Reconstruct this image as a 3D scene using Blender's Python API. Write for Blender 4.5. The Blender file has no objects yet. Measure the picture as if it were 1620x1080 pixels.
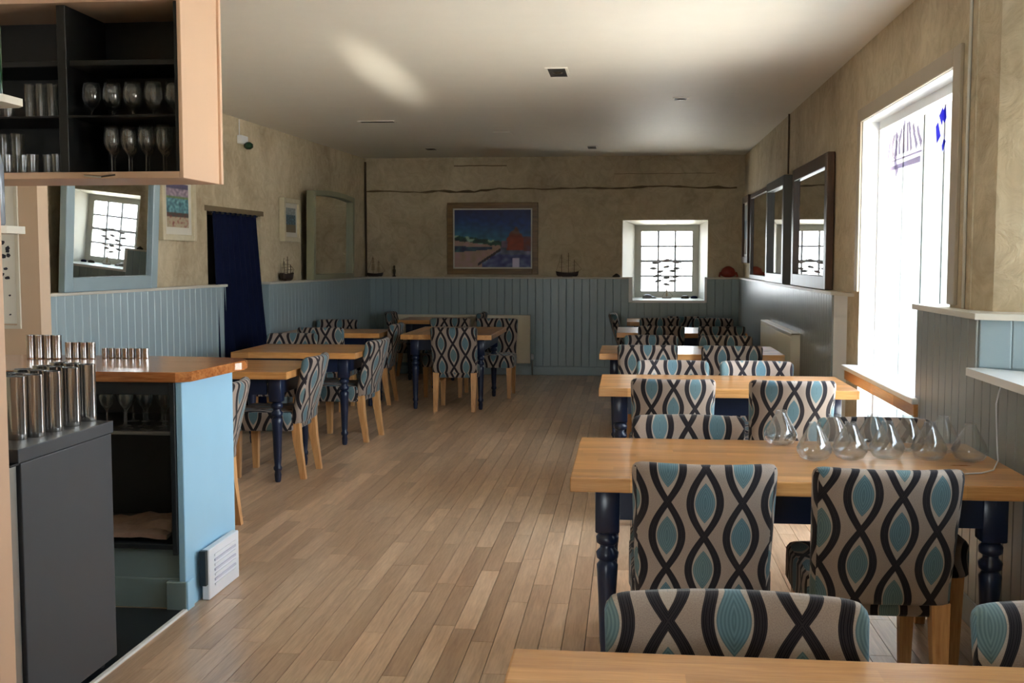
import bpy, bmesh, math, random
from mathutils import Vector, Matrix, noise
sc = bpy.context.scene
COL = sc.collection
PI = math.pi
random.seed(7)

# ------------------------------------------------------------------ camera
F, VX, VY, EYE = 1740.0, 995.0, 412.0, 1.5
yv = Vector((VX - 810, 540 - VY, -F)).normalized()
zv = Vector((0, -yv.z, yv.y)).normalized()
xv = yv.cross(zv)
M = Matrix((xv, yv, zv))                       # camera -> world rotation
cam_d = bpy.data.cameras.new('camera'); cam = bpy.data.objects.new('camera', cam_d)
COL.objects.link(cam); sc.camera = cam
cam.matrix_world = Matrix.Translation((0, 0, EYE)) @ M.to_4x4()
cam_d.sensor_width = 36.0; cam_d.lens = F / 1620 * 36; cam_d.clip_start = 0.05; cam_d.clip_end = 200

def proj(x, y, z):
    c = M.transposed() @ Vector((x, y, z - EYE))
    return (810 + F * c.x / -c.z, 540 - F * c.y / -c.z)

# ------------------------------------------------------------------ world, light, exposure
w = bpy.data.worlds.new('sky'); sc.world = w; w.use_nodes = True
nt = w.node_tree; nt.nodes.clear()
wo = nt.nodes.new('ShaderNodeOutputWorld'); bg = nt.nodes.new('ShaderNodeBackground')
tc = nt.nodes.new('ShaderNodeTexCoord'); sp = nt.nodes.new('ShaderNodeSeparateXYZ')
rp = nt.nodes.new('ShaderNodeValToRGB')
rp.color_ramp.elements[0].position = 0.0; rp.color_ramp.elements[0].color = (0.93, 0.96, 1.0, 1)
rp.color_ramp.elements[1].position = 0.7; rp.color_ramp.elements[1].color = (0.66, 0.82, 1.0, 1)
nt.links.new(tc.outputs['Generated'], sp.inputs[0]); nt.links.new(sp.outputs['Z'], rp.inputs[0])
nt.links.new(rp.outputs[0], bg.inputs['Color']); bg.inputs['Strength'].default_value = 2.4
nt.links.new(bg.outputs[0], wo.inputs['Surface'])

def portal(name, loc, rot, sx, sy):
    d = bpy.data.lights.new(name, 'AREA'); d.shape = 'RECTANGLE'; d.size = sx; d.size_y = sy
    d.cycles.is_portal = True
    o = bpy.data.objects.new(name, d); COL.objects.link(o); o.location = loc; o.rotation_euler = rot
# area light points along its local -Z
portal('window_portal', (1.70, 6.25, 1.25), (0, PI/2, 0), 2.3, 2.0)
portal('window_portal', (2.04, 3.1, 1.56), (0, PI/2, 0), 1.1, 1.85)
portal('window_portal', (2.02, -1.2, 1.56), (0, PI/2, 0), 1.1, 1.5)
portal('window_portal', (0.5, 14.95, 1.5), (-PI/2, 0, 0), 0.8, 0.9)
portal('window_portal', (-1.6, -3.25, 1.35), (PI/2, 0, 0), 2.2, 1.3)

# unseen spot lamp added outside the rear glazing to make the ceiling's bright patch
sd = bpy.data.lights.new('ceiling_patch_spot', 'SPOT'); sd.energy = 4200; sd.color = (1.0, 0.93, 0.80)
sd.spot_size = math.radians(2.1); sd.spot_blend = 1.0; sd.shadow_soft_size = 0.08
so = bpy.data.objects.new('ceiling_patch_spot', sd); COL.objects.link(so); so.location = (-1.25, -5.0, .98)
so.rotation_euler = (Vector((-1.78, 8.04, 2.85)) - Vector(so.location)).to_track_quat('-Z', 'Y').to_euler()

sn = bpy.data.lights.new('sun', 'SUN'); sn.energy = 16; sn.angle = .01; sn.color = (1, .95, .88)
sno = bpy.data.objects.new('sun', sn); COL.objects.link(sno); sno.rotation_euler = Vector((.5, .05, -.86)).to_track_quat('-Z', 'Y').to_euler()
sc.view_settings.view_transform = 'Standard'; sc.view_settings.look = 'None'
sc.view_settings.gamma = 1.0; sc.view_settings.use_curve_mapping = False
sc.view_settings.exposure = 2.84
sc.cycles.max_bounces = 12; sc.cycles.diffuse_bounces = 6; sc.cycles.transmission_bounces = 10
sc.cycles.transparent_max_bounces = 16; sc.cycles.use_denoising = True
sc.cycles.caustics_reflective = False; sc.cycles.caustics_refractive = False
sc.cycles.sample_clamp_indirect = 6.0

# ------------------------------------------------------------------ materials
def srgb(r, g, b):
    f = lambda c: (c/255/12.92) if c/255 <= .04045 else ((c/255+.055)/1.055)**2.4
    return (f(r), f(g), f(b), 1)

class N:
    """tiny node-tree writer"""
    def __init__(s, name):
        s.m = bpy.data.materials.new(name); s.m.use_nodes = True
        s.t = s.m.node_tree; s.b = s.t.nodes['Principled BSDF']; s.o = s.t.nodes['Material Output']
    def n(s, typ, **k):
        x = s.t.nodes.new('ShaderNode' + typ)
        for a, v in k.items(): setattr(x, a, v)
        return x
    def l(s, a, b): s.t.links.new(a, b)
    def math(s, op, a, b=None, c=None):
        x = s.n('Math', operation=op)
        for i, v in enumerate((a, b, c)):
            if v is None: continue
            if isinstance(v, (int, float)): x.inputs[i].default_value = v
            else: s.l(v, x.inputs[i])
        return x.outputs[0]
    def mix(s, f, a, b, blend='MIX'):
        x = s.n('Mix', data_type='RGBA', blend_type=blend)
        for i, v in ((0, f), (6, a), (7, b)):
            if isinstance(v, (int, float, tuple)): x.inputs[i].default_value = v
            else: s.l(v, x.inputs[i])
        return x.outputs[2]
    def ramp(s, f, stops):
        x = s.n('ValToRGB'); e = x.color_ramp.elements
        while len(e) < len(stops): e.new(0.5)
        for q, (p, c) in zip(e, stops): q.position = p; q.color = c
        s.l(f, x.inputs[0]); return x.outputs[0]
    def noise(s, vec, scale, detail=3, dist=0.0, rough=.5):
        x = s.n('TexNoise'); x.inputs['Scale'].default_value = scale; x.inputs['Detail'].default_value = detail
        x.inputs['Distortion'].default_value = dist; x.inputs['Roughness'].default_value = rough
        if vec is not None: s.l(vec, x.inputs['Vector'])
        return x.outputs['Fac']
    def coord(s, scale=(1, 1, 1), kind='Object', offset=None):
        x = s.n('TexCoord'); mp = s.n('Mapping'); mp.inputs['Scale'].default_value = scale
        s.l(x.outputs[kind], mp.inputs['Vector'])
        if offset is not None: s.l(offset, mp.inputs['Location'])
        return mp.outputs[0]
    def bump(s, h, strength, dist=0.01):
        x = s.n('Bump'); x.inputs['Strength'].default_value = strength; x.inputs['Distance'].default_value = dist
        s.l(h, x.inputs['Height']); s.l(x.outputs[0], s.b.inputs['Normal'])
    def set(s, color=None, rough=None, metal=None, coat=None, spec=None, trans=None):
        b = s.b.inputs
        if color is not None:
            if isinstance(color, tuple): b['Base Color'].default_value = color
            else: s.l(color, b['Base Color'])
        if rough is not None:
            if isinstance(rough, (int, float)): b['Roughness'].default_value = rough
            else: s.l(rough, b['Roughness'])
        if metal is not None: b['Metallic'].default_value = metal
        if coat is not None: b['Coat Weight'].default_value = coat; b['Coat Roughness'].default_value = .15
        if spec is not None: b['Specular IOR Level'].default_value = spec
        if trans is not None: b['Transmission Weight'].default_value = trans
        return s.m

def paint(name, col, rough=.45, var=.08, spec=.5, metal=0.0, scale=6):
    g = N(name); f = g.noise(g.coord(), scale, 4)
    dk = tuple(c*(1-var*2) for c in col[:3]) + (1,)
    g.set(g.mix(f, dk, tuple(min(1, c*(1+var)) for c in col[:3]) + (1,)), rough, metal, spec=spec)
    g.bump(g.noise(g.coord(), 180, 2), .06, .002)
    return g.m

def wood(name, a, b, c, axis='X', rough=.4, coat=0.0, strips=None, rnd=None, fine=1.0):
    g = N(name)
    off = None
    if rnd == 'object':
        oi = g.n('ObjectInfo'); r = oi.outputs['Random']
    elif rnd == 'island':
        ge = g.n('NewGeometry'); r = ge.outputs['Random Per Island']
    else: r = None
    if r is not None:
        cx = g.n('CombineXYZ')
        for i, k in enumerate((37., 53., 11.)): g.l(g.math('MULTIPLY', r, k), cx.inputs[i])
        off = cx.outputs[0]
    sc_ = {'X': (1.2, 16, 16), 'Y': (16, 1.2, 16), 'Z': (16, 16, 1.2)}[axis]
    v = g.coord(tuple(q*fine for q in sc_), offset=off)
    f = g.noise(v, 1.6, 5, .6, .6)
    col = g.ramp(f, [(.28, a), (.5, b), (.72, c)])
    f2 = g.noise(v, 9, 3, .2)
    col = g.mix(.35, col, g.ramp(f2, [(.3, a), (.7, c)]), 'MIX')
    if strips:
        wd, ax = strips
        co = g.n('TexCoord'); s3 = g.n('SeparateXYZ'); g.l(co.outputs['Object'], s3.inputs[0])
        q = g.math('FLOOR', g.math('DIVIDE', s3.outputs[ax], wd))
        lo = g.math('FLOOR', g.math('ADD', g.math('DIVIDE', s3.outputs['X' if ax == 'Y' else 'Y'], .55), g.math('MULTIPLY', q, .37)))
        wn = g.n('TexWhiteNoise', noise_dimensions='2D'); cc = g.n('CombineXYZ')
        g.l(q, cc.inputs[0]); g.l(lo, cc.inputs[1]); g.l(cc.outputs[0], wn.inputs[0])
        tone = g.ramp(wn.outputs['Value'], [(0, (.74, .70, .64, 1)), (1, (1.12, 1.12, 1.12, 1))])
        col = g.mix(1.0, col, tone, 'MULTIPLY')
    if r is not None:
        tone = g.ramp(r, [(0, (.76, .71, .66, 1)), (.35, (.92, .89, .85, 1)), (.7, (1.02, 1.0, .97, 1)), (1, (1.16, 1.14, 1.1, 1))])
        col = g.mix(1.0, col, tone, 'MULTIPLY')
    g.set(col, g.math('ADD', g.math('MULTIPLY', f, .15), rough - .07), coat=coat)
    g.bump(f2, .12, .002)
    return g.m

def fabric():
    g = N('ogee_fabric')
    uv = g.n('UVMap'); s3 = g.n('SeparateXYZ'); g.l(uv.outputs[0], s3.inputs[0])
    at = g.n('Attribute', attribute_type='OBJECT', attribute_name='shift_u')
    at2 = g.n('Attribute', attribute_type='OBJECT', attribute_name='shift_v')
    # low wobble so the print is not ruler-perfect
    u = g.math('ADD', s3.outputs[0], at.outputs['Fac']); v = g.math('ADD', s3.outputs[1], at2.outputs['Fac'])
    D, P, A, W = .1195, .238, .0478, .0115
    k = g.math('FLOOR', g.math('ADD', g.math('DIVIDE', u, D), .5))
    du = g.math('ABSOLUTE', g.math('SUBTRACT', u, g.math('MULTIPLY', k, D)))
    odd = g.math('ABSOLUTE', g.math('MODULO', k, 2.0))
    ph = g.math('ADD', g.math('DIVIDE', v, P), g.math('MULTIPLY', odd, .5))
    cell = g.math('FLOOR', ph)
    s = g.math('ABSOLUTE', g.math('SINE', g.math('MULTIPLY', ph, PI)))
    edge = g.math('MULTIPLY', s, A)
    d = g.math('ABSOLUTE', g.math('SUBTRACT', du, edge))
    line = g.math('SUBTRACT', 1.0, g.math('SMOOTH_MIN', 1.0, g.math('MULTIPLY', g.math('MAXIMUM', g.math('SUBTRACT', d, W), 0.0), 900.0), 0.0))
    # inner drops
    core = g.math('SUBTRACT', g.math('MULTIPLY', g.math('SUBTRACT', s, .60), .0325/.40), du)
    ring = g.math('SUBTRACT', g.math('SUBTRACT', edge, .0125), du)
    def step(x): return g.math('MINIMUM', 1.0, g.math('MAXIMUM', 0.0, g.math('MULTIPLY', x, 700.0)))
    band = g.math('SINE', g.math('MULTIPLY', core, 900.0))
    weave = g.noise(g.coord((1, 1, 1), 'UV'), 420, 2)
    base = g.mix(weave, srgb(122, 108, 98), srgb(172, 156, 144))
    ringc = g.mix(weave, srgb(138, 127, 117), srgb(184, 172, 160))
    par = g.math('ABSOLUTE', g.math('MODULO', g.math('ADD', cell, g.math('MULTIPLY', k, .5)), 2.0))
    teal = g.mix(g.math('MINIMUM', 1.0, par), srgb(104, 128, 130), srgb(98, 128, 138))
    teal = g.mix(g.math('MULTIPLY', g.math('ADD', band, 1.0), .26), teal, srgb(50, 74, 84))
    col = g.mix(step(ring), base, ringc)
    col = g.mix(step(core), col, teal)
    stitch = g.math('GREATER_THAN', g.math('SINE', g.math('MULTIPLY', d, 1500.0)), .82)
    lc = g.mix(g.math('MULTIPLY', stitch, .35), srgb(26, 22, 27), srgb(92, 84, 84))
    col = g.mix(line, col, lc)
    g.set(col, .92, spec=.2); g.bump(weave, .25, .0015)
    g.b.inputs['Sheen Weight'].default_value = .15
    return g.m

def plaster(name, a, b, c, strength=.6):
    g = N(name); v = g.coord()
    n1 = g.noise(v, 1.1, 5, 1.2, .6); n2 = g.noise(v, 7, 4, 1.5, .6); n3 = g.noise(v, 30, 3)
    col = g.ramp(n1, [(.3, a), (.52, b), (.74, c)])
    col = g.mix(.30, col, g.ramp(n2, [(.35, a), (.65, c)]))
    vo = g.n('TexVoronoi'); vo.inputs['Scale'].default_value = 3.2; g.l(v, vo.inputs['Vector'])
    vo.distance = 'CHEBYCHEV'
    g.set(col, .8, spec=.25)
    h = g.math('ADD', g.math('MULTIPLY', n2, .7), g.math('ADD', g.math('MULTIPLY', n3, .10), g.math('MULTIPLY', n1, .9)))
    g.bump(h, strength, .05)
    return g.m

MAT = {}
MAT['plaster'] = plaster('trowelled_plaster', srgb(160, 144, 118), srgb(194, 180, 152), srgb(214, 202, 176), .38)
MAT['ceiling'] = paint('ceiling_white', srgb(226, 221, 210), .55, .02, .3)
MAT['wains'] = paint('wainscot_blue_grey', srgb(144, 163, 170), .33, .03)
MAT['wains_side'] = paint('wainscot_grazing_light', srgb(134, 140, 138), .30, .03)  # wainscot paint greyed in its colour to imitate grazing reflections on the right wall
MAT['barblue'] = paint('bar_light_blue', srgb(152, 197, 224), .38, .02)
MAT['cap'] = paint('ledge_off_white', srgb(200, 196, 184), .4, .03)
MAT['reveal_grey'] = paint('reveal_warm_grey', srgb(178, 176, 166), .6, .03)
MAT['bar_grey'] = paint('glazing_bar_grey', srgb(150, 152, 156), .5, .02)
MAT['casing'] = paint('casing_stone_colour', srgb(170, 158, 138), .5, .04)
MAT['white'] = paint('white_gloss', srgb(228, 230, 230), .28, .02)
MAT['oldwhite'] = paint('cream_enamel', srgb(228, 222, 202), .35, .02)
MAT['navy'] = paint('navy_paint', srgb(22, 34, 60), .28, .06)
MAT['dark_inside'] = paint('charcoal_board', srgb(30, 36, 40), .45, .08)
MAT['black'] = paint('black_matt', srgb(11, 12, 13), .5, .1)
MAT['rubber'] = paint('bar_mat_black', srgb(26, 29, 34), .35, .3, scale=14)
MAT['fridge'] = paint('graphite_steel', srgb(58, 61, 66), .42, .04)
MAT['kick'] = paint('kick_grey_green', srgb(128, 148, 150), .4, .05)
MAT['peach'] = paint('peach_veneer', srgb(206, 172, 144), .42, .05, scale=2)
MAT['beige'] = paint('bar_wall_beige', srgb(196, 172, 148), .6, .03)
MAT['steel'] = paint('brushed_steel', srgb(205, 203, 200), .16, .02, metal=1.0)
MAT['steel_dull'] = paint('dull_steel', srgb(170, 170, 166), .35, .04, metal=1.0)
MAT['chrome'] = paint('chrome', srgb(225, 225, 225), .12, .01, metal=1.0)
MAT['frame_brown'] = wood('dark_brown_frame', srgb(48, 32, 22), srgb(70, 46, 30), srgb(92, 62, 40), 'Z', .35)
MAT['frame_gold'] = wood('bronze_frame', srgb(86, 62, 28), srgb(118, 88, 44), srgb(140, 108, 60), 'X', .4)
MAT['frame_cream'] = paint('cream_frame', srgb(196, 186, 158), .5, .1, scale=20)
MAT['frame_blue'] = paint('blue_grey_frame', srgb(138, 158, 166), .4, .06)
MAT['frame_green'] = paint('sage_frame', srgb(138, 138, 112), .45, .08)
MAT['frame_grey'] = paint('grey_frame', srgb(96, 98, 96), .35, .06)
MAT['mirror'] = N('mirror_glass').set((.90, .92, .90, 1), .01, 1.0)
MAT['oak'] = wood('oak_tabletop', srgb(178, 122, 68), srgb(206, 150, 88), srgb(224, 174, 116), 'X', .30, .25, strips=(.055, 'Y'))
MAT['oak_y'] = wood('oak_tabletop_long', srgb(178, 122, 68), srgb(206, 150, 88), srgb(224, 174, 116), 'Y', .30, .25, strips=(.055, 'X'))
MAT['bar_oak'] = wood('bar_top_oiled', srgb(128, 70, 30), srgb(172, 104, 52), srgb(206, 140, 80), 'X', .22, .4)
MAT['legwood'] = wood('pale_beech_leg', srgb(176, 124, 74), srgb(206, 154, 98), srgb(226, 180, 126), 'Z', .4)
MAT['floor_o'] = wood('maple_plank', srgb(172, 142, 116), srgb(208, 178, 148), srgb(228, 203, 176), 'Y', .32, .2, rnd='object', fine=.8)
MAT['floor_i'] = wood('maple_plank_far', srgb(172, 142, 116), srgb(208, 178, 148), srgb(228, 203, 176), 'Y', .32, .2, rnd='island', fine=.8)
MAT['fabric'] = fabric()
MAT['curtain'] = paint('navy_velvet', srgb(15, 22, 48), .9, .2, .1)
MAT['paper'] = paint('white_paper', srgb(214, 214, 208), .7, .03)
MAT['bag'] = paint('crumpled_brown_paper', srgb(150, 122, 104), .7, .15, scale=30)
MAT['ink'] = paint('dark_ink', srgb(40, 42, 56), .7, .1)
MAT['grey_ink'] = paint('pale_ink', srgb(196, 198, 214), .7, .1)
MAT['logo'] = paint('etched_grey_violet', srgb(140, 130, 152), .7, .1)
MAT['cobalt'] = paint('cobalt_glass_paint', srgb(20, 30, 190), .3, .1)
MAT['hull'] = paint('ship_hull_dark', srgb(50, 30, 20), .5, .15, scale=30)
MAT['sail'] = paint('ship_sail_cloth', srgb(168, 150, 120), .8, .08)
MAT['rig'] = paint('ship_rigging', srgb(84, 66, 44), .7, .1)
MAT['red'] = paint('red_glazed', srgb(150, 56, 36), .35, .25, scale=25)
MAT['bronze'] = paint('dark_bronze', srgb(62, 52, 34), .4, .15, metal=.6)
MAT['crack_shade'] = paint('crack_shadow_brown', srgb(112, 96, 70), .8, .1)  # darkened to paint the ridge's shadow line; the lintel uses it too
MAT['shell'] = paint('shell_grey', srgb(130, 124, 120), .5, .2, scale=30)
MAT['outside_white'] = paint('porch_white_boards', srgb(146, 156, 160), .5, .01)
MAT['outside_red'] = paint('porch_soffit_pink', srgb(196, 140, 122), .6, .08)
MAT['paving'] = paint('pale_paving', srgb(206, 200, 190), .8, .08)
MAT['plastic'] = paint('white_plastic', srgb(222, 226, 232), .35, .01)
MAT['bottle_green'] = N('green_bottle_glass').set(srgb(20, 60, 34), .06, spec=.6)
MAT['bottle_pale'] = N('pale_bottle_glass').set(srgb(120, 128, 140), .08, spec=.6)
MAT['socket'] = paint('lamp_socket_black', srgb(34, 28, 20), .5, .2, scale=40)

def glass(name, ior=1.45, tint=(1, 1, 1, 1)):
    g = N(name); t = g.n('BsdfTransparent'); r = g.n('BsdfGlossy'); r.inputs['Roughness'].default_value = .04
    t.inputs['Color'].default_value = (.93, .945, .95, 1)
    d = g.n('BsdfTranslucent'); d.inputs['Color'].default_value = (.9, .92, .95, 1)
    lw = g.n('LayerWeight'); lw.inputs['Blend'].default_value = .5
    p3 = g.math('POWER', lw.outputs['Facing'], 2.6)
    m1 = g.n('MixShader'); g.l(g.math('ADD', g.math('MULTIPLY', p3, .20), .05), m1.inputs[0]); g.l(t.outputs[0], m1.inputs[1]); g.l(d.outputs[0], m1.inputs[2])
    m2 = g.n('MixShader'); g.l(g.math('ADD', g.math('MULTIPLY', p3, .65), .06), m2.inputs[0]); g.l(m1.outputs[0], m2.inputs[1]); g.l(r.outputs[0], m2.inputs[2])
    g.l(m2.outputs[0], g.o.inputs['Surface']); return g.m
MAT['glass'] = glass('clear_glass')
def pane_glass():
    g = N('window_pane'); t = g.n('BsdfTransparent'); r = g.n('BsdfGlossy'); r.inputs['Roughness'].default_value = .02
    t.inputs['Color'].default_value = (.97, .985, .98, 1)
    lw = g.n('LayerWeight'); lw.inputs['Blend'].default_value = .5
    fr = g.math('ADD', g.math('MULTIPLY', g.math('POWER', lw.outputs['Facing'], 5.0), .5), .02)
    mx = g.n('MixShader'); g.l(fr, mx.inputs[0]); g.l(t.outputs[0], mx.inputs[1]); g.l(r.outputs[0], mx.inputs[2])
    g.l(mx.outputs[0], g.o.inputs['Surface']); return g.m
MAT['pane'] = pane_glass()
def vcol(name, rough=.5):
    g = N(name); a = g.n('Attribute', attribute_name='paint'); g.set(a.outputs['Color'], rough); return g.m
def film(name, col, k):
    g = N(name); t = g.n('BsdfTransparent'); d = g.n('BsdfDiffuse'); d.inputs['Color'].default_value = col
    t.inputs['Color'].default_value = col
    mx = g.n('MixShader'); mx.inputs[0].default_value = k; g.l(t.outputs[0], mx.inputs[1]); g.l(d.outputs[0], mx.inputs[2])
    g.l(mx.outputs[0], g.o.inputs['Surface']); return g.m
MAT['logo'] = film('etched_grey_violet_film', srgb(150, 140, 168), .2)
MAT['cobalt'] = film('cobalt_film', srgb(60, 60, 205), .3)
MAT['canvas'] = vcol('painted_canvas')

# ------------------------------------------------------------------ mesh helpers
def B(): return bmesh.new()
def box(bm, x0, x1, y0, y1, z0, z1, bev=0.0, seg=1):
    vs = [bm.verts.new((x, y, z)) for x in (x0, x1) for y in (y0, y1) for z in (z0, z1)]
    fs = [bm.faces.new([vs[i] for i in q]) for q in ((0, 1, 3, 2), (4, 6, 7, 5), (0, 4, 5, 1), (2, 3, 7, 6), (0, 2, 6, 4), (1, 5, 7, 3))]
    if bev:
        es = set(e for f in fs for e in f.edges)
        bmesh.ops.bevel(bm, geom=list(es), offset=bev, segments=seg, affect='EDGES', profile=.6)
    return bm
def prism(bm, pts, z0, z1):
    a = [bm.verts.new((x, y, z0)) for x, y in pts]; b = [bm.verts.new((x, y, z1)) for x, y in pts]
    n = len(pts); bm.faces.new(a[::-1]); bm.faces.new(b)
    for i in range(n): bm.faces.new((a[i], a[(i+1) % n], b[(i+1) % n], b[i]))
    return bm
def poly(bm, pts):
    return bm.faces.new([bm.verts.new(p) for p in pts])
def lathe(bm, prof, n=16, c=(0, 0, 0), cap=True, tilt=None):
    rings = []
    for r, z in prof:
        ring = []
        for i in range(n):
            a = 2*PI*i/n; p = Vector((r*math.cos(a), r*math.sin(a), z))
            if tilt: p = tilt @ p
            ring.append(bm.verts.new(p + Vector(c)))
        rings.append(ring)
    for p, q in zip(rings, rings[1:]):
        for i in range(n): bm.faces.new((p[i], p[(i+1) % n], q[(i+1) % n], q[i]))
    if cap:
        bm.faces.new(rings[0][::-1]); bm.faces.new(rings[-1])
    return bm
def tube(bm, pts, r, n=6):
    pts = [Vector(p) for p in pts]; rings = []
    rr = r if isinstance(r, (list, tuple)) else [r]*len(pts)
    for i, p in enumerate(pts):
        d = (pts[min(i+1, len(pts)-1)] - pts[max(i-1, 0)]).normalized()
        a = d.orthogonal().normalized() if i == 0 else (a - a.dot(d)*d).normalized()
        b = d.cross(a)
        rings.append([bm.verts.new(p + rr[i]*(a*math.cos(2*PI*k/n) + b*math.sin(2*PI*k/n))) for k in range(n)])
    for p, q in zip(rings, rings[1:]):
        for i in range(n): bm.faces.new((p[i], p[(i+1) % n], q[(i+1) % n], q[i]))
    bm.faces.new(rings[0][::-1]); bm.faces.new(rings[-1])
    return bm
def loft(bm, rings, cap=True):
    rs = [[bm.verts.new(p) for p in r] for r in rings]; n = len(rs[0])
    for p, q in zip(rs, rs[1:]):
        for i in range(n): bm.faces.new((p[i], p[(i+1) % n], q[(i+1) % n], q[i]))
    if cap: bm.faces.new(rs[0][::-1]); bm.faces.new(rs[-1])
    return bm
def uvbox(bm, seat=False):
    bm.normal_update(); L = bm.loops.layers.uv.new('UVMap')
    for f in bm.faces:
        n = f.normal
        for lp in f.loops:
            p = lp.vert.co
            if abs(n.x) > .75: uv = (p.y + .24*(1 if n.x > 0 else -1), p.z)
            elif seat: uv = (p.x, p.y - p.z)
            else: uv = (p.x, p.z)
            lp[L].uv = uv
def mk(name, bm, smooth=False):
    bmesh.ops.recalc_face_normals(bm, faces=bm.faces)
    me = bpy.data.meshes.new(name); bm.to_mesh(me); bm.free()
    if smooth: me.shade_smooth() if hasattr(me, 'shade_smooth') else None
    return me
def obj(name, bm, mat, parent=None, loc=None, rotz=0, smooth=False):
    me = bm if isinstance(bm, bpy.types.Mesh) else mk(name, bm)
    if smooth:
        for p in me.polygons: p.use_smooth = True
        if smooth == 'auto':
            me.set_sharp_from_angle(angle=math.radians(40))
    if not me.materials: me.materials.append(MAT[mat] if isinstance(mat, str) else mat)
    o = bpy.data.objects.new(name, me); COL.objects.link(o)
    if parent is not None: o.parent = parent
    if loc is not None: o.location = loc
    o.rotation_euler = (0, 0, rotz)
    return o
def thing(name, label, cat, loc=(0, 0, 0), rotz=0, group=None, rot=None):
    o = bpy.data.objects.new(name, None); COL.objects.link(o); o.empty_display_size = .1
    o.location = loc; o.rotation_euler = rot if rot else (0, 0, rotz)
    tag(o, label, cat, group); return o
def tag(o, label, cat, group=None):
    o['label'] = label; o['category'] = cat
    if group: o['group'] = group
    return o
def struct(name, bm, mat, parent=None, label=None, **k):
    o = obj(name, bm, mat, parent, **k)
    if parent is None:
        o['kind'] = 'structure'
        if label: o['label'] = label
    return o
def dup(root, loc, rotz=None, label=None, group=None):
    r = root.copy(); COL.objects.link(r); r.location = loc
    if rotz is not None: r.rotation_euler = (0, 0, rotz)
    if label: r['label'] = label
    if group: r['group'] = group
    for ch in list(root.children):
        c = ch.copy(); COL.objects.link(c); c.parent = r
        for g in ch.children:
            d = g.copy(); COL.objects.link(d); d.parent = c
    return r

BY, CZ = 14.44, 2.85          # end wall, ceiling height
RX = 1.47                     # plaster face of the right wall
YN = -3.0                     # wall behind the camera
TH = -math.atan(.05)          # the left wall is slightly out of square
def LW(s, d=0.0, z=0.0):      # s = y - BY along the left wall, d = distance into the room
    v = Vector((d, s, 0)); v.rotate(Matrix.Rotation(TH, 3, 'Z')); return Vector((-3.5 + v.x, BY + v.y, z))
def ls(y): return (y - BY) / math.cos(TH)

# ------------------------------------------------------------------ floor
bm = B(); box(bm, -4.7, 1.66, YN-.1, BY+.6, -.14, -.018)
floor = struct('floor', bm, MAT['black'], label='pale maple strip floor running down the dining room')
PW, GAP = .090, .0026
lens = [.55, .7, .85, 1.0, 1.15, 1.3]
pm = []
for L in lens:
    b_ = B(); box(b_, GAP/2, PW-GAP/2, GAP/2, L-GAP/2, -.018, 0)
    me = mk('plank', b_); me.materials.append(MAT['floor_o']); pm.append(me)
cand = []
x = -4.66; rnd = random.Random(3)
while x < 1.60:
    y = YN - rnd.random()*.9
    while y < BY:
        i = rnd.randrange(6); L = lens[i]
        inbar = x + PW/2 < -1.885 and y + L < 4.47 and True
        if inbar: y += L; continue
        if y + L > 0.9 and x < 1.56:
            cx_, cy_ = x + PW/2, max(y + L/2, 1.0)
            q = proj(cx_, cy_, 0)
            vis = -20 < q[0] < 1640 and q[1] < 1100
            hid = (cx_ < -1.9 and cy_ < 5.4) or (cx_ > -.1 and cy_ < 3.4)
            area = L / (cy_**3) if vis and not hid else 0
            cand.append((area, x, y, i))
        else: cand.append((0, x, y, i))
        y += L
    x += PW
cand.sort(reverse=True)
for k, (a, x, y, i) in enumerate(cand[:300]):
    o = bpy.data.objects.new('plank', pm[i]); COL.objects.link(o); o.parent = floor; o.location = (x, y, 0.0)
bm = B()
for a, x, y, i in cand[300:]:
    y1 = min(y + lens[i], BY + .02); x0 = x
    if x + PW > -1.885 + .02 and x < -1.885 and y < 4.47: pass
    box(bm, x+GAP/2, x+PW-GAP/2, y+GAP/2, y1-GAP/2, -.018, 0)
o = obj('plank_field', bm, 'floor_i', floor); o['kind'] = 'stuff'
# black sheet floor behind the bar and its metal edge strip
bm = B(); box(bm, -4.5, -1.89, 1.0, 4.46, -.017, .004)
struct('trim_1', bm, 'rubber', label='black rubber floor covering behind the bar')
bm = B(); box(bm, -1.892, -1.872, 1.0, 4.46, -.002, .009, .002)
struct('trim_2', bm, 'white', label='pale metal edge strip of the bar floor')

# ------------------------------------------------------------------ ceiling and walls
bm = B(); box(bm, -4.7, 1.66, YN-.1, BY+.1, CZ, CZ+.15)
struct('ceiling', bm, 'ceiling', label='off white painted ceiling')
# end wall with a splayed window hole
WX0, WX1, WZ0, WZ1 = -.085, 1.01, .985, 2.022
GX0, GX1, GZ0, GZ1, GY = .10, .90, 1.04, 1.95, 14.82
bm = B()
def frame_wall(bm, y, x0, x1, z0, z1, hx0, hx1, hz0, hz1):
    box(bm, x0, hx0, y, y+.5, z0, z1); box(bm, hx1, x1, y, y+.5, z0, z1)
    box(bm, hx0, hx1, y, y+.5, z0, hz0); box(bm, hx0, hx1, y, y+.5, hz1, z1)
frame_wall(bm, BY, -4.2, 1.66, -.02, CZ, WX0, WX1, WZ0, WZ1)
wb = struct('wall_back', bm, 'plaster', label='rough plastered end wall')
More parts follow.
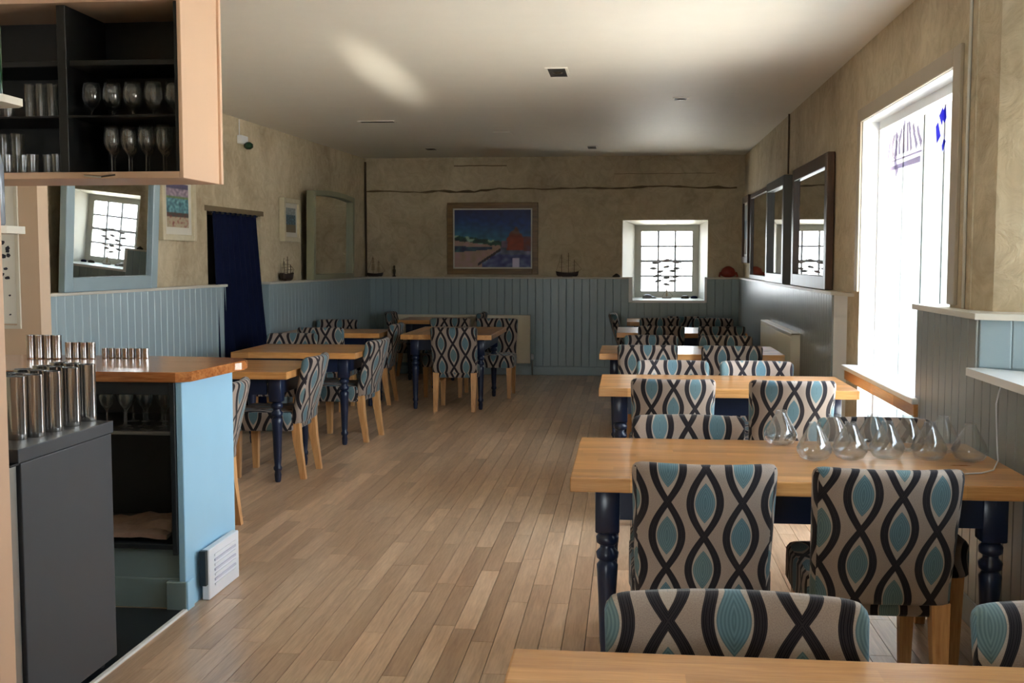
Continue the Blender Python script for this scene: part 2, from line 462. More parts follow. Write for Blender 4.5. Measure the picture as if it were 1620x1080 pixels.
# splays (white painted) from the room face to the sash
def splay(bm, a, b):       # a, b: matching quads (front edge, back edge)
    poly(bm, a + b[::-1])
bm = B()
A = [(WX0, BY, WZ0), (WX1, BY, WZ0), (WX1, BY, WZ1), (WX0, BY, WZ1)]
C_ = [(GX0-.02, GY, GZ0-.03), (GX1+.02, GY, GZ0-.03), (GX1+.02, GY, GZ1+.02), (GX0-.02, GY, GZ1+.02)]
va = [bm.verts.new(p) for p in A]; vc = [bm.verts.new(p) for p in C_]
for i in range(4): bm.faces.new((va[i], va[(i+1) % 4], vc[(i+1) % 4], vc[i]))
box(bm, -.09, GX0-.02, GY, GY+.04, WZ0, WZ1); box(bm, GX1+.02, 1.02, GY, GY+.04, WZ0, WZ1)
struct('window_reveal', bm, 'reveal_grey', wb)
# slow ridge in the plaster of the end wall, its shadow line painted brown
bm = B(); pts = []
for i in range(61):
    x = -3.48 + i*(4.85/60)
    z = 2.44 + .05*noise.noise(Vector((x*1.3, 0, 3))) + .018*noise.noise(Vector((x*5, 4, 3))) + (.0 if x > -2 else -.03)
    pts.append((x, BY-.002, z))
tube(bm, pts, [.006 + .026*abs(noise.noise(Vector((p[0]*4, 5, 0)))) for p in pts], 6)
tube(bm, [(-2.3+.1*i, BY+.004, 2.74+.012*noise.noise(Vector((i*.7, 9, 0)))) for i in range(8)], .008, 5)
tube(bm, [(-.2+.1*i, BY+.004, 2.62+.012*noise.noise(Vector((i*.7, 2, 0)))) for i in range(14)], .006, 5)
struct('plaster_crack_shade', bm, 'crack_shade', wb)
# left wall: three pieces around the curtained doorway
DY0, DY1, DZ = ls(9.52), ls(10.78), 1.96
bm = B()
box(bm, -.5, 0, DY1, .3, -.02, CZ)
box(bm, -.5, 0, ls(YN), DY0, -.02, CZ)
box(bm, -.5, 0, DY0, DY1, DZ, CZ)
wl = struct('wall_left', bm, 'plaster', loc=LW(0), rotz=TH, label='rough plastered left wall with a curtained doorway')
bm = B(); box(bm, -.52, -.49, DY0-.1, DY1+.1, -.02, DZ+.1)
struct('door_back', bm, 'black', wl)  # black sheet painting the darkness of the room behind the curtain
bm = B(); box(bm, -.34, .002, DY0-.05, DY1+.08, DZ-.02, DZ+.035, .005)
struct('lintel', bm, 'crack_shade', wl)
# right wall
bm = B()
box(bm, RX, 1.66, 7.25, BY, -.02, CZ)                    # beyond the big window
box(bm, RX, 1.66, 5.24, 7.25, 2.38, CZ)                  # above it
box(bm, RX, 1.66, 5.24, 7.25, -.02, .09)
box(bm, RX, 1.66, 4.95, 5.24, -.02, CZ)                  # pier
wr = struct('wall_right', bm, 'plaster', label='rough plastered right wall with deep windows')
bm = B()
box(bm, 1.44, 2.05, 2.2, 4.97, -.02, 1.03); box(bm, 1.52, 1.92, 2.2, 4.64, 2.66, CZ); box(bm, 1.92, 2.05, 2.2, 4.64, 2.08, CZ); box(bm, 1.92, 2.05, 4.0, 4.36, 1.03, 2.08)
box(bm, 1.44, 2.05, -.5, 2.2, -.02, CZ)
box(bm, 1.44, 2.05, -1.9, -.5, -.02, 1.03); box(bm, 1.52, 2.05, -1.9, -.5, 2.08, CZ)
prism(bm, [(1.45, 4.65), (2.05, 4.30), (2.05, 4.97), (1.45, 4.97)], 1.03, 1.265)
box(bm, 1.44, 2.05, YN, -1.9, -.02, CZ)
# plaster corner where the pier turns into the nearer window recess
prism(bm, [(RX, 4.97), (1.52, 4.80), (2.05, 4.46), (2.05, 4.97)], 1.265, CZ)
obj('near_wall', bm, 'plaster', wr)
# wall behind the camera with a glazed opening
bm = B()
box(bm, -4.7, -2.2, YN-.2, YN, -.02, CZ); box(bm, -1.0, 2.05, YN-.2, YN, -.02, CZ)
box(bm, -2.2, -1.0, YN-.2, YN, 2.4, CZ); box(bm, -2.2, -1.0, YN-.2, YN, -.02, .25)
struct('wall_front', bm, 'plaster', label='plastered wall behind the viewer')
# beige stub wall behind the bar
bm = B(); box(bm, -4.4, -3.53, 6.3, 6.42, 0, CZ)
sw = struct('wall_bar', bm, 'beige', label='beige stub wall at the end of the bar')

# ------------------------------------------------------------------ windows
def sash(parent, bm, x0, x1, y, z0, z1, nx, nz, fw=.045, mw=.02, d=.04):
    box(bm, x0, x0+fw, y, y+d, z0, z1); box(bm, x1-fw, x1, y, y+d, z0, z1)
    box(bm, x0+fw, x1-fw, y, y+d, z0, z0+fw); box(bm, x0+fw, x1-fw, y, y+d, z1-fw, z1)
# end window
bm = B(); sash(None, bm, GX0-.02, GX1+.02, GY, GZ0-.03, GZ1+.02, 3, 4, .085, .02)
w2 = struct('window_2', bm, 'reveal_grey', label='small twelve-pane window in the end wall')
gx0, gx1, gz0, gz1 = GX0+.065, GX1-.065, GZ0+.055, GZ1-.065
for i in range(1, 3):
    xx = gx0 + (gx1-gx0)*i/3; bm = B(); box(bm, xx-.013, xx+.013, GY-.012, GY+.03, gz0, gz1); obj('glazing_bar', bm, 'bar_grey', w2)
for i in range(1, 4):
    zz = gz0 + (gz1-gz0)*i/4; hw = .016 if i == 2 else .012
    bm = B(); box(bm, gx0, gx1, GY+.005, GY+.032, zz-hw, zz+hw); obj('glazing_bar', bm, 'bar_grey', w2)
pme = None
for i in range(3):
    for j in range(4):
        pw_, ph_ = (gx1-gx0)/3, (gz1-gz0)/4
        if pme is None:
            bm = B(); box(bm, 0.001, pw_-.001, 0, .004, .001, ph_-.001); pme = mk('pane', bm); pme.materials.append(MAT['pane'])
        o = bpy.data.objects.new('pane', pme); COL.objects.link(o); o.parent = w2; o.location = (gx0+pw_*i, GY+.016, gz0+ph_*j)
bm = B(); box(bm, .045, .975, BY-.085, GY+.01, .955, .988, .004); obj('window_sill', bm, 'white', w2)
# white lower cheeks where the panelling is cut for the window
bm = B(); box(bm, -.002, .050, BY-.075, BY+.01, .96, 1.285); box(bm, .97, 1.005, BY-.075, BY+.01, .96, 1.285)
obj('cheek', bm, 'white', w2)
# big window on the right
WPX = 1.60
bm = B()
for y0, y1 in ((5.24, 5.28), (7.225, 7.25)): box(bm, WPX-.03, WPX+.05, y0, y1, .09, 2.38)
for z0, z1 in ((.09, .17), (2.32, 2.38), (.735, .80)): box(bm, WPX-.03, WPX+.05, 5.28, 7.225, z0, z1)
w1 = struct('window_1', bm, 'white', label='tall shop window by the right hand tables')
bm = B(); box(bm, WPX+.005, WPX+.011, 5.27, 7.23, .80, 2.33); obj('pane', bm, 'pane', w1)
bm = B(); box(bm, WPX+.005, WPX+.011, 5.27, 7.23, .15, .74); obj('pane', bm, 'pane', w1)
bm = B()
box(bm, RX-.018, RX+.0, 7.25, 7.34, 1.30, 2.46, .003); box(bm, RX-.018, RX, 5.13, 5.24, 1.30, 2.46, .003)
box(bm, RX-.018, RX, 5.24, 7.25, 2.375, 2.46, .003)
obj('casing', bm, 'casing', w1)
bm = B(); box(bm, RX, WPX-.03, 7.243, 7.25, .09, 2.38); box(bm, RX, WPX-.03, 5.24, 5.247, .09, 2.38); box(bm, RX, WPX-.03, 5.24, 7.25, 2.373, 2.38)
obj('window_reveal', bm, 'white', w1)
bm = B(); box(bm, 1.375, WPX-.03, 5.50, 7.30, .80, .828, .004); obj('window_sill', bm, 'white', w1)
bm = B(); box(bm, 1.385, 1.45, 5.50, 7.24, .738, .80, .003); obj('sill_apron', bm, MAT['oak_y'], w1)
# sticker lettering and emblem on the glass (seen from behind)
def strokes(bm, segs, y0, z0, sy, sz, wd):
    for s in segs:
        for (a, b), (c, d) in zip(s, s[1:]):
            p = Vector((0, y0 + a*sy, z0 + b*sz)); q = Vector((0, y0 + c*sy, z0 + d*sz)); t = (q-p).normalized()
            n = Vector((0, -t.z, t.y))*wd
            poly(bm, [tuple(p-n+Vector((WPX, 0, 0))), tuple(q-n*.6+Vector((WPX, 0, 0))), tuple(q+n*.6+Vector((WPX, 0, 0))), tuple(p+n+Vector((WPX, 0, 0)))])
bm = B()
segs = [[(0, 0), (.03, .25), (.08, .5)], [(.16, 0), (.12, .3), (.2, .55)], [(.26, 0), (.25, .4)], [(.36, 0), (.34, .3), (.42, .62)],
        [(.48, 0), (.47, .55), (.50, .8)], [(.60, 0), (.58, .7)], [(.70, 0), (.66, .45), (.62, .72)], [(.86, .02), (.78, .35), (.74, .6)], [(.98, .04), (.90, .3), (.86, .5)]]
strokes(bm, [[(1-a, b) for a, b in s] for s in segs], 6.32, 2.13, .80, .24, .024)
strokes(bm, [[(.52, .98), (.40, 1.12), (.26, 1.24)]], 6.32, 2.13, .80, .24, .03)
strokes(bm, [[(-.0, -.09), (1.0, -.09)]], 6.32, 2.13, .80, .28, .006)
strokes(bm, [[(.04, -.24), (.96, -.24)]], 6.32, 2.13, .80, .28, .018)
obj('window_lettering', bm, 'logo', w1)
bm = B(); strokes(bm, [[(0, 0), (.4, .35), (.1, .8), (.3, 1)]], 6.88, 2.02, .16, .25, .035); obj('window_emblem', bm, 'logo', w1)
bm = B(); strokes(bm, [[(.6, .35), (.75, .8)], [(.5, .85), (.3, 1.1), (.15, .8)], [(.2, .1), (.3, .25)]], 5.84, 2.06, .26, .19, .04)
obj('cobalt_sticker', bm, 'cobalt', w1)
# nearer windows (outside the frame, they light the front of the room)
for n_, y0, y1 in ((3, 2.2, 4.0), (4, -1.9, -.5)):
    bm = B()
    for a, b in ((y0, y0+.07), (y1-.07, y1), ((y0+y1)/2-.03, (y0+y1)/2+.03)): box(bm, 1.93, 1.98, a, b, 1.03, 2.40)
    for a, b in ((1.03, 1.10), (2.01, 2.08), (1.54, 1.58)): box(bm, 1.93, 1.98, y0+.07, y1-.07, a, b)
    wn = struct('window_%d' % n_, bm, 'white', label='window in the right wall near the viewer')
    bm = B(); box(bm, 1.953, 1.958, y0+.05, y1-.05, 1.05, 2.06); obj('pane', bm, 'pane', wn)
    bm = B(); prism(bm, [(1.365, y0), (1.94, y0), (1.94, y1), (1.43, y1+.62 if n_ == 3 else y1), (1.365, y1+.62 if n_ == 3 else y1)], 1.035, 1.066); obj('window_sill', bm, 'white', wn)
# glazed opening in the wall behind
bm = B()
for a, b in ((-2.2, -2.12), (-1.08, -1.0), (-1.63, -1.57)): box(bm, a, b, YN-.12, YN-.06, .25, 2.4)
for a, b in ((.25, .33), (2.32, 2.4)): box(bm, -2.12, -1.08, YN-.12, YN-.06, a, b)
w5 = struct('window_5', bm, 'white', label='glazed front of the room behind the viewer')
bm = B(); box(bm, -2.14, -1.06, YN-.095, YN-.09, .31, 2.34); obj('pane', bm, 'pane', w5)

# ------------------------------------------------------------------ outside the big window
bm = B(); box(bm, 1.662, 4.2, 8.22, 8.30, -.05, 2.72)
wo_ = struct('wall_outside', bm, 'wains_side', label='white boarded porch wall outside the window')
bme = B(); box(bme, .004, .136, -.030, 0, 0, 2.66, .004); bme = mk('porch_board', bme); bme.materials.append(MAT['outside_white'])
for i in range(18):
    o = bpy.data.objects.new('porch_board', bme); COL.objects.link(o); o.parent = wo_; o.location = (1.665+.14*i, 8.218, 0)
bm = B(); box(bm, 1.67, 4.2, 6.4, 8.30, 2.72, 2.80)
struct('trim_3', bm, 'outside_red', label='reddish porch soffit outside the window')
bm = B(); box(bm, 1.67, 40, -30, 8.2, -.16, -.06); box(bm, -5, 9, 15.2, 22, -.16, -.06)
struct('ground', bm, 'paving', label='pale paving outside')

# ------------------------------------------------------------------ panelling
def board_mesh(w_, h, t=.014):
    b_ = B()
    prism(b_, [(.0012, 0), (.0012, -t+.004), (.006, -t), (w_-.006, -t), (w_-.0012, -t+.004), (w_-.0012, 0)], 0, h)
    m_ = mk('panel_board', b_); return m_
cache = {}
def boards(parent, n, w_, h, mat, at0, rotz, z0=.115, step=None):
    key = (round(w_, 4), round(h, 4), mat)
    if key not in cache:
        cache[key] = board_mesh(w_, h); cache[key].materials.append(MAT[mat])
    for i in range(n):
        o = bpy.data.objects.new('panel_board', cache[key]); COL.objects.link(o); o.parent = parent
        v = Vector((w_*i, 0, 0)); v.rotate(Matrix.Rotation(rotz, 3, 'Z'))
        o.location = (at0[0]+v.x, at0[1]+v.y, z0); o.rotation_euler = (0, 0, rotz)
H0, H1 = .115, 1.262
# end wall panelling, cut under the window
PY = BY-.075
bm = B(); box(bm, -3.45, 0.0, PY+.0, BY, 0, 1.262); box(bm, 1.0, 1.44, PY, BY, 0, 1.262); box(bm, 0, 1.0, PY, BY, 0, .955)
t4 = struct('trim_4', bm, 'wains', label='blue grey boarded panelling along the end wall')
boards(t4, 34, 3.44/34, H1-H0, 'wains', (-3.44, PY), 0)
boards(t4, 4, .42/4, H1-H0, 'wains', (1.0, PY), 0)
boards(t4, 10, .1, .955-H0, 'wains', (0.0, PY), 0)
bm = B(); box(bm, -3.46, -.0, PY-.03, BY, 1.262, 1.285, .004); box(bm, 1.0, 1.42, PY-.03, BY, 1.262, 1.285, .004); obj('ledge', bm, 'cap', t4)
bm = B(); box(bm, -3.44, 1.42, PY-.03, PY, 0, .115, .004)
struct('baseboard_back', bm, 'wains', label='painted skirting board of the end wall')
# left wall panelling (local frame of the left wall)
t5 = None
for k, (sa, sb, lab) in enumerate(((ls(10.76), -.09, 'blue grey boarded panelling beyond the curtained doorway'), (ls(6.43), ls(9.70), 'blue grey panelling between the bar and the curtained doorway'))):
    bm = B(); box(bm, 0, .075, sa, sb, 0, 1.262)
    t = struct('trim_%d' % (5+k), bm, 'wains', loc=LW(0), rotz=TH, label=lab)
    n_ = round((sb-sa)/.105); boards(t, n_, (sb-sa)/n_, H1-H0, 'wains', (.075, sa), PI/2)
    bm = B(); box(bm, 0, .105, sa-.01, sb+.01, 1.262, 1.285, .004); obj('ledge', bm, 'cap', t)
    bm = B(); box(bm, .075, .10, sa, sb, 0, .115, .004); obj('skirting', bm, 'wains', t)
# right wall: far run, splayed white end, pier and near run
PXR = 1.42
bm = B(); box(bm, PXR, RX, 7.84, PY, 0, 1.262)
t7 = struct('trim_7', bm, 'wains_side', label='boarded panelling along the far right wall, greyed as if in grazing light')
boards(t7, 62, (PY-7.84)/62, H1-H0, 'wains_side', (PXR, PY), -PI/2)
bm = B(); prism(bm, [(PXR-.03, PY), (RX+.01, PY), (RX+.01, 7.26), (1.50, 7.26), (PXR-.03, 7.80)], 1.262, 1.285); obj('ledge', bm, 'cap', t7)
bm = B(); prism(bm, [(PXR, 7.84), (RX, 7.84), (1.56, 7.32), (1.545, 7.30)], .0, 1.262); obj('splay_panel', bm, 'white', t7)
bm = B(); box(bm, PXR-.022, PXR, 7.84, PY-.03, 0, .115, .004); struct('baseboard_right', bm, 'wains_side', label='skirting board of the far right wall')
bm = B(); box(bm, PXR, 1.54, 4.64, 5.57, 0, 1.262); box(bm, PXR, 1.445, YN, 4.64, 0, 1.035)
t8 = struct('trim_8', bm, 'wains_side', label='boarded panelling of the pier and near right wall, greyed as if in grazing light')
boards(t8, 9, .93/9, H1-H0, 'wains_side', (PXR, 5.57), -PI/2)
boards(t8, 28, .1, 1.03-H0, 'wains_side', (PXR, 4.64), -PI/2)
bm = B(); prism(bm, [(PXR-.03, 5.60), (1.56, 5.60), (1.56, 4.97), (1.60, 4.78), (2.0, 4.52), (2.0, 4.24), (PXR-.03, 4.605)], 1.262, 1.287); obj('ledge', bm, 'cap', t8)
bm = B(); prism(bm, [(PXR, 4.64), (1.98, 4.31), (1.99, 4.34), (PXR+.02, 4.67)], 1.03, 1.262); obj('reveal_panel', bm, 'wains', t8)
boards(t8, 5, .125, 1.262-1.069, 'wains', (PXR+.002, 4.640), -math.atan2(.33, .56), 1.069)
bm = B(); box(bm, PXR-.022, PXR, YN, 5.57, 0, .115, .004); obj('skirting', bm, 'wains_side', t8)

# vertical pipes / cables on the walls
bm = B(); tube(bm, [(1.462, 10.5, 2.30), (1.462, 10.5, CZ)], .008); tag(obj('conduit', bm, 'rig', smooth=True), 'thin dark cable running up the right wall above the grey-framed mirror', 'cable')
bm = B(); tube(bm, [tuple(LW(-.03, .02, z)) for z in (1.29, 1.8, 2.3, 2.8)], .014, 8)
tag(obj('corner_pipe', bm, 'rig', smooth=True), 'thin brown pipe standing in the far left corner of the room', 'pipe')
bm = B(); tube(bm, [(1.463, 5.02, 1.29), (1.463, 5.03, 2.0), (1.463, 5.02, CZ)], .007, 6)
tag(obj('pier_cable', bm, 'cap', smooth=True), 'painted cable running up the plaster pier right of the tall window', 'cable')

# ------------------------------------------------------------------ ceiling fittings
def downlight(px, py, sx, sy, lab, depth=.012):
    t = thing('ceiling_light', lab, 'light', (px, py, CZ), group='recessed lights in the ceiling')
    bm = B(); a, b_ = sx/2, sy/2; f = .018
    box(bm, -a-f, a+f, -b_-f, -b_, -.006, .001); box(bm, -a-f, a+f, b_, b_+f, -.006, .001)
    box(bm, -a-f, -a, -b_, b_, -.006, .001); box(bm, a, a+f, -b_, b_, -.006, .001)
    obj('trim_ring', bm, 'ceiling', t)
    bm = B(); box(bm, -a, a, -b_, b_, -.004, 0); obj('housing', bm, 'socket', t)
    if sx < .2:
        bm = B(); lathe(bm, [(.02, -.012), (.035, -.006), (.035, -.003)], 12); obj('bulb', bm, 'bronze', t)
downlight(-.52, 8.02, .125, .36, 'largest dark square recessed light, in the middle of the ceiling')
downlight(.42, 9.42, .10, .13, 'small dark recessed light in the right part of the ceiling')
downlight(-.45, 13.3, .10, .32, 'small dark recessed light nearest the end wall, right of centre')
downlight(-2.45, 10.65, .33, .10, 'long narrow dark slot light on the left of the ceiling')
downlight(-2.40, 13.3, .12, .22, 'faint small recessed light near the far left corner of the ceiling')
bm = B(); box(bm, -.09, .09, -.16, .16, -.01, 0, .003)
tag(obj('ceiling_plate', bm, 'ceiling', loc=(-1.34, 11.75, CZ-.001)), 'flush pale cover plate in the middle of the ceiling', 'plate')

# ------------------------------------------------------------------ radiators
def radiator(loc, rotz, L, z0, z1, lab, valve):
    t = thing('radiator', lab, 'radiator', loc, rotz)
    bm = B(); box(bm, 0, L, -.085, -.075, z0, z1, .004)
    obj('front_panel', bm, 'oldwhite', t)
    bm = B(); n_ = int(L/.034)
    for i in range(n_): box(bm, .02+i*(L-.04)/n_, .02+(i+.55)*(L-.04)/n_, -.090, -.084, z0+.03, z1-.03)
    obj('ribs', bm, 'oldwhite', t)
    bm = B(); box(bm, 0, L, -.03, -.02, z0, z1, .004); obj('rear_panel', bm, 'oldwhite', t)
    bm = B(); box(bm, -.002, L+.002, -.09, -.015, z1-.012, z1+.004, .003)
    for i in range(int(L/.03)): pass
    obj('top_grille', bm, 'oldwhite', t)
    for a in (-.002, L-.004):
        bm = B(); box(bm, a, a+.006, -.09, -.015, z0, z1); obj('side_cheek', bm, 'oldwhite', t)
    for a in (.2, L-.24):
        bm = B(); box(bm, a, a+.04, -.02, 0, z0+.05, z1-.05); obj('bracket', bm, 'steel_dull', t)
    sx = L+.03 if valve > 0 else -.03
    bm = B(); tube(bm, [(L*.99 if valve > 0 else .01, -.05, z0+.03), (sx, -.05, z0+.03), (sx, -.05, .0)], .009, 8); obj('supply_pipe', bm, 'steel_dull', t, smooth=True)
    bm = B(); lathe(bm, [(.016, 0), (.02, .01), (.02, .05), (.014, .075)], 12, (sx, -.05, z0+.05)); obj('valve_head', bm, 'plastic', t, smooth=True)
    return t
radiator((-3.14, PY-.002, 0), 0, 1.86, .157, .785, 'long cream radiator on the end wall behind the left hand tables', 1)
radiator((PXR-.002, 11.3, 0), -PI/2, 2.1, .17, .90, 'cream radiator on the right wall beside the far tables', 1)

# ------------------------------------------------------------------ tables
LEGP = [(.016, 0), (.021, .012), (.024, .05), (.020, .075), (.028, .085), (.030, .10), (.022, .115), (.026, .16), (.031, .30), (.036, .40), (.038, .43),
        (.026, .445), (.038, .455), (.040, .475), (.026, .49), (.026, .50), (.039, .51), (.040, .53), (.028, .545), (.040, .55)]
bm = B(); lathe(bm, LEGP, 20); box(bm, -.042, .042, -.042, .042, .55, .712, .004)
leg_me = mk('table_leg', bm); leg_me.materials.append(MAT['navy'])
for p in leg_me.polygons: p.use_smooth = True
leg_me.set_sharp_from_angle(angle=math.radians(50))
def table(x0, x1, y0, y1, lab, group, along='X', inset=.127):
    cx_, cy_ = (x0+x1)/2, (y0+y1)/2; a, b_ = (x1-x0)/2, (y1-y0)/2
    t = thing('dining_table', lab, 'table', (cx_, cy_, 0), group=group)
    bm = B(); box(bm, -a, a, -b_, b_, .712, .762, .005, 2); obj('tabletop', bm, 'oak' if along == 'X' else 'oak_y', t)
    bm = B(); i = .085
    for s in (-1, 1):
        ya, yb = sorted((s*(b_-i+.0), s*(b_-i-.025))); box(bm, -a+i+.085, a-i-.085, ya, yb, .60, .712)
        xa, xb = sorted((s*(a-i), s*(a-i-.025))); box(bm, xa, xb, -b_+i+.085, b_-i-.085, .60, .712)
    obj('apron', bm, 'navy', t)
    for sx in (-1, 1):
        for sy in (-1, 1):
            obj('leg', leg_me, 'navy', t, (sx*(a-inset), sy*(b_-.127), 0))
    return t
GR, GL = 'tables along the window wall', 'tables along the left wall'
table(-.214, 1.36, 1.18, 2.043, 'nearest oak-topped dining table, cut off by the bottom of the photo', GR)
table(-.195, 1.36, 3.709, 4.574, 'oak-topped dining table with clear glass vessels standing on it', GR)
table(-.17, 1.31, 6.37, 7.16, 'oak-topped table on the right, its end under the tall window sill', GR)
table(-.23, 1.22, 8.75, 9.62, 'oak-topped table on the right just beyond the tall window', GR)
table(-.12, 1.20, 11.3, 12.3, 'oak-topped table on the right beside the far radiator', GR)
table(-.02, 1.20, 13.35, 14.15, 'oak-topped table on the right under the small end window', GR)
table(-3.55, -2.33, 5.4, 6.18, 'oak-topped table hidden behind the end of the bar counter', GL)
table(-3.25, -2.25, 7.05, 7.92, 'oak-topped left table nearest beyond the bar counter', GL, 'X', .11)
table(-3.20, -2.17, 8.58, 9.47, 'oak-topped left table just beside the navy curtain', GL)
table(-3.55, -2.52, 10.95, 11.65, 'oak-topped left table in the third row by the left wall', GL)
table(-2.27, -1.35, 10.8, 12.15, 'oak-topped left table turned lengthwise, nearest the aisle', GL, 'Y')
table(-2.86, -2.06, 13.45, 14.22, 'small oak-topped table in front of the long radiator', GL)

# ------------------------------------------------------------------ chairs
def rrect(hw, ht, r, n=5):
    pts = []
    for cx_, cy_, a0 in ((hw-r, ht-r, 0), (-hw+r, ht-r, 90), (-hw+r, -ht+r, 180), (hw-r, -ht+r, 270)):
        for i in range(n):
            a = math.radians(a0 + 90*i/(n-1)); pts.append((cx_ + r*math.cos(a), cy_ + r*math.sin(a)))
    return pts
def dense(pts, m):
    out = []
    for (a, b_), (c, d) in zip(pts, pts[1:]+pts[:1]):
        k = max(1, int(math.hypot(c-a, d-b_)/m))
        for i in range(k): out.append((a+(c-a)*i/k, b_+(d-b_)*i/k))
    return out
def backrest_mesh():
    rings = []; base = dense(rrect(.235, .034, .028, 4), .04)
    zs = [.385, .39, .40, .45, .52, .60, .68, .75, .79, .815, .830, .840, .845]
    for z in zs:
        t = (z-.39)/.455
        hw = .222 + .014*min(1, max(0, t))
        sc_ = 1.0; ex = 0
        if z < .40: sc_ = .55 + .45*math.sqrt(max(0, (z-.384)/.016))
        if z > .815:
            q = (z-.815)/.030; ex = .028*(1-math.sqrt(max(0, 1-q*q))); sc_ = max(.25, math.sqrt(max(0, 1-q*q*.93)))
        y0 = -.205 - .085*max(0, z-.45)/.395
        ring = []
        for (px, py) in base:
            f = (hw-ex)/.235
            xx = px*f
            yy = y0 + py*sc_ - .055*(1-(xx/.236)**2)*min(1, max(.35, t+.3)) + .02
            ring.append((xx, yy, z))
        rings.append(ring)
    b_ = B(); loft(b_, rings); bmesh.ops.recalc_face_normals(b_, faces=b_.faces); uvbox(b_); return mk('backrest', b_)
def seat_mesh():
    rings = []; base = dense(rrect(.235, .235, .05, 4), .06)
    for z, s in ((.335, .97), (.345, 1.0), (.42, 1.0), (.45, .995), (.463, .96), (.470, .86), (.474, .5)):
        rings.append([(x*s*(1.0 + .03*(y > 0)), .045 + y*s, z) for x, y in base])
    b_ = B(); loft(b_, rings); bmesh.ops.recalc_face_normals(b_, faces=b_.faces); uvbox(b_, True); return mk('seat', b_)
def leg_mesh(back):
    b_ = B(); r = []
    for z, w_, y in ((0, .019, -.050 if back else 0), (.12, .022, -.032 if back else 0), (.25, .026, -.012 if back else 0), (.39, .030, 0)):
        r.append([(sx*w_, y+sy*w_, z) for sx, sy in ((-1, -1), (1, -1), (1, 1), (-1, 1))])
    loft(b_, r); return mk('leg', b_)
bk, st, lf, lb = backrest_mesh(), seat_mesh(), leg_mesh(False), leg_mesh(True)
bk.materials.append(MAT['fabric']); st.materials.append(MAT['fabric']); lf.materials.append(MAT['legwood']); lb.materials.append(MAT['legwood'])
for m_ in (bk, st):
    for p in m_.polygons: p.use_smooth = True
CHAIR = 'blue and beige ogee-patterned fabric dining chair '
proto = thing('dining_chair', '', 'chair')
obj('backrest', bk, 'fabric', proto); obj('seat', st, 'fabric', proto)
for s in (-1, 1):
    obj('leg', lf, 'legwood', proto, (s*.19, .235, 0)); obj('leg', lb, 'legwood', proto, (s*.19, -.185, 0))
used = [False]
def chair(x, y, rot, lab, group, su=0.0, sv=0.0):
    # x, y: where the middle of the backrest stands; rot: 0 = sitter faces the end wall
    a = math.radians(rot); off = Vector((0, -.235, 0)); off.rotate(Matrix.Rotation(a, 3, 'Z'))
    loc = (x-off.x, y-off.y, 0)
    if not used[0]:
        used[0] = True; o = proto; o.location = loc; o.rotation_euler = (0, 0, a); o['label'] = lab; o['group'] = group
    else: o = dup(proto, loc, a, lab, group)
    for c in o.children:
        if c.name.startswith(('backrest', 'seat')): c['shift_u'] = su; c['shift_v'] = sv
    return o
G1, G2, G3 = 'chairs at the window-side tables', 'chairs at the aisle ends of the left tables', 'chairs along the far left tables'
chair(.215, 2.145, 180, 'patterned dining chair facing the viewer across the nearest table', G1, 0, 0.038)
chair(.925, 2.145, 180, 'patterned dining chair cut by the right edge, behind the nearest table', G1, .03, .02)
chair(.25, 3.63, 0, 'patterned chair with back to us, left one at the table with glass vessels', G1, 0, 0.112)
chair(.825, 3.60, 0, 'patterned chair with back to us, right in front of the glass vessels', G1, -0.032, 0.188)
chair(.255, 4.62, 180, 'patterned chair facing us, left one behind the table with glass vessels', G1, 0, 0.152)
chair(1.02, 4.63, 180, 'patterned dining chair hidden behind the glass vessels, only its top showing', G1, .02, .03)
chair(.25, 6.19, 0, 'patterned chair with back to us, left one at the table by the tall window', G1, 0, 0.152)
chair(.90, 6.18, 0, 'patterned chair with back to us, right one at the table by the tall window', G1, 0, 0.16)
chair(.29, 7.22, 180, 'patterned chair facing us, left one behind the table by the tall window', G1, .0, .02)
chair(.83, 7.22, 180, 'patterned chair facing us, right one behind the table by the tall window', G1, .03, .05)
chair(.15, 8.67, 0, 'patterned chair with back to us, left one at the table beyond the window', G1, 0, 0.008)
chair(.80, 8.66, 0, 'patterned chair with back to us, right one at the table beyond the window', G1, .08, .08)
chair(.20, 9.68, 180, 'patterned chair facing us, left one behind the table beyond the tall window', G1, .01, .03)
chair(.84, 9.68, 180, 'patterned chair facing us, right one behind the table beyond the tall window', G1, .05, .06)
chair(.33, 11.18, 0, 'shaded patterned chair with back to us, left one by the far radiator', G1, .02, .05)
chair(.93, 11.18, 0, 'shaded patterned chair with back to us, right one by the far radiator', G1, .07, .01)
chair(-.13, 13.72, -90, 'dark chair seen from the side at the aisle end of the farthest right table', G1, .03, .0)
chair(.36, 12.62, 180, 'dark chair facing us behind the far radiator table, left one', G1, .0, .05)
chair(.95, 12.62, 180, 'dark chair facing us behind the far radiator table, right one', G1, .06, .05)
chair(.68, 13.15, 0, 'dark chair pushed in at the table under the small end window', G1, .06, .0)
chair(-2.20, 5.79, 90, 'patterned chair peeping out behind the end of the bar counter', G2, .03, .05)
chair(-2.215, 7.485, 90, 'patterned chair at the aisle end of the left table nearest the bar', G2, .02, .03)
chair(-2.13, 9.04, 84, 'patterned chair at the aisle end of the left table by the curtain', G2, .0, .06)
chair(-2.47, 11.36, 90, 'patterned chair at the aisle end of the third left table, against the lengthwise one', G2, .05, .0)
chair(-1.715, 10.74, 0, 'patterned chair with its back to us at the end of the lengthwise left table', G3, .0, .03)
chair(-3.02, 10.60, 0, 'patterned chair with its back to us at the third left table by the wall', G3, .05, .07)
chair(-3.02, 9.62, 180, 'patterned chair facing us behind the left table by the curtain', G3, .0, .0)
chair(-3.22, 11.92, 180, 'patterned chair facing us behind the third left table, by the wall', G3, .02, .04)
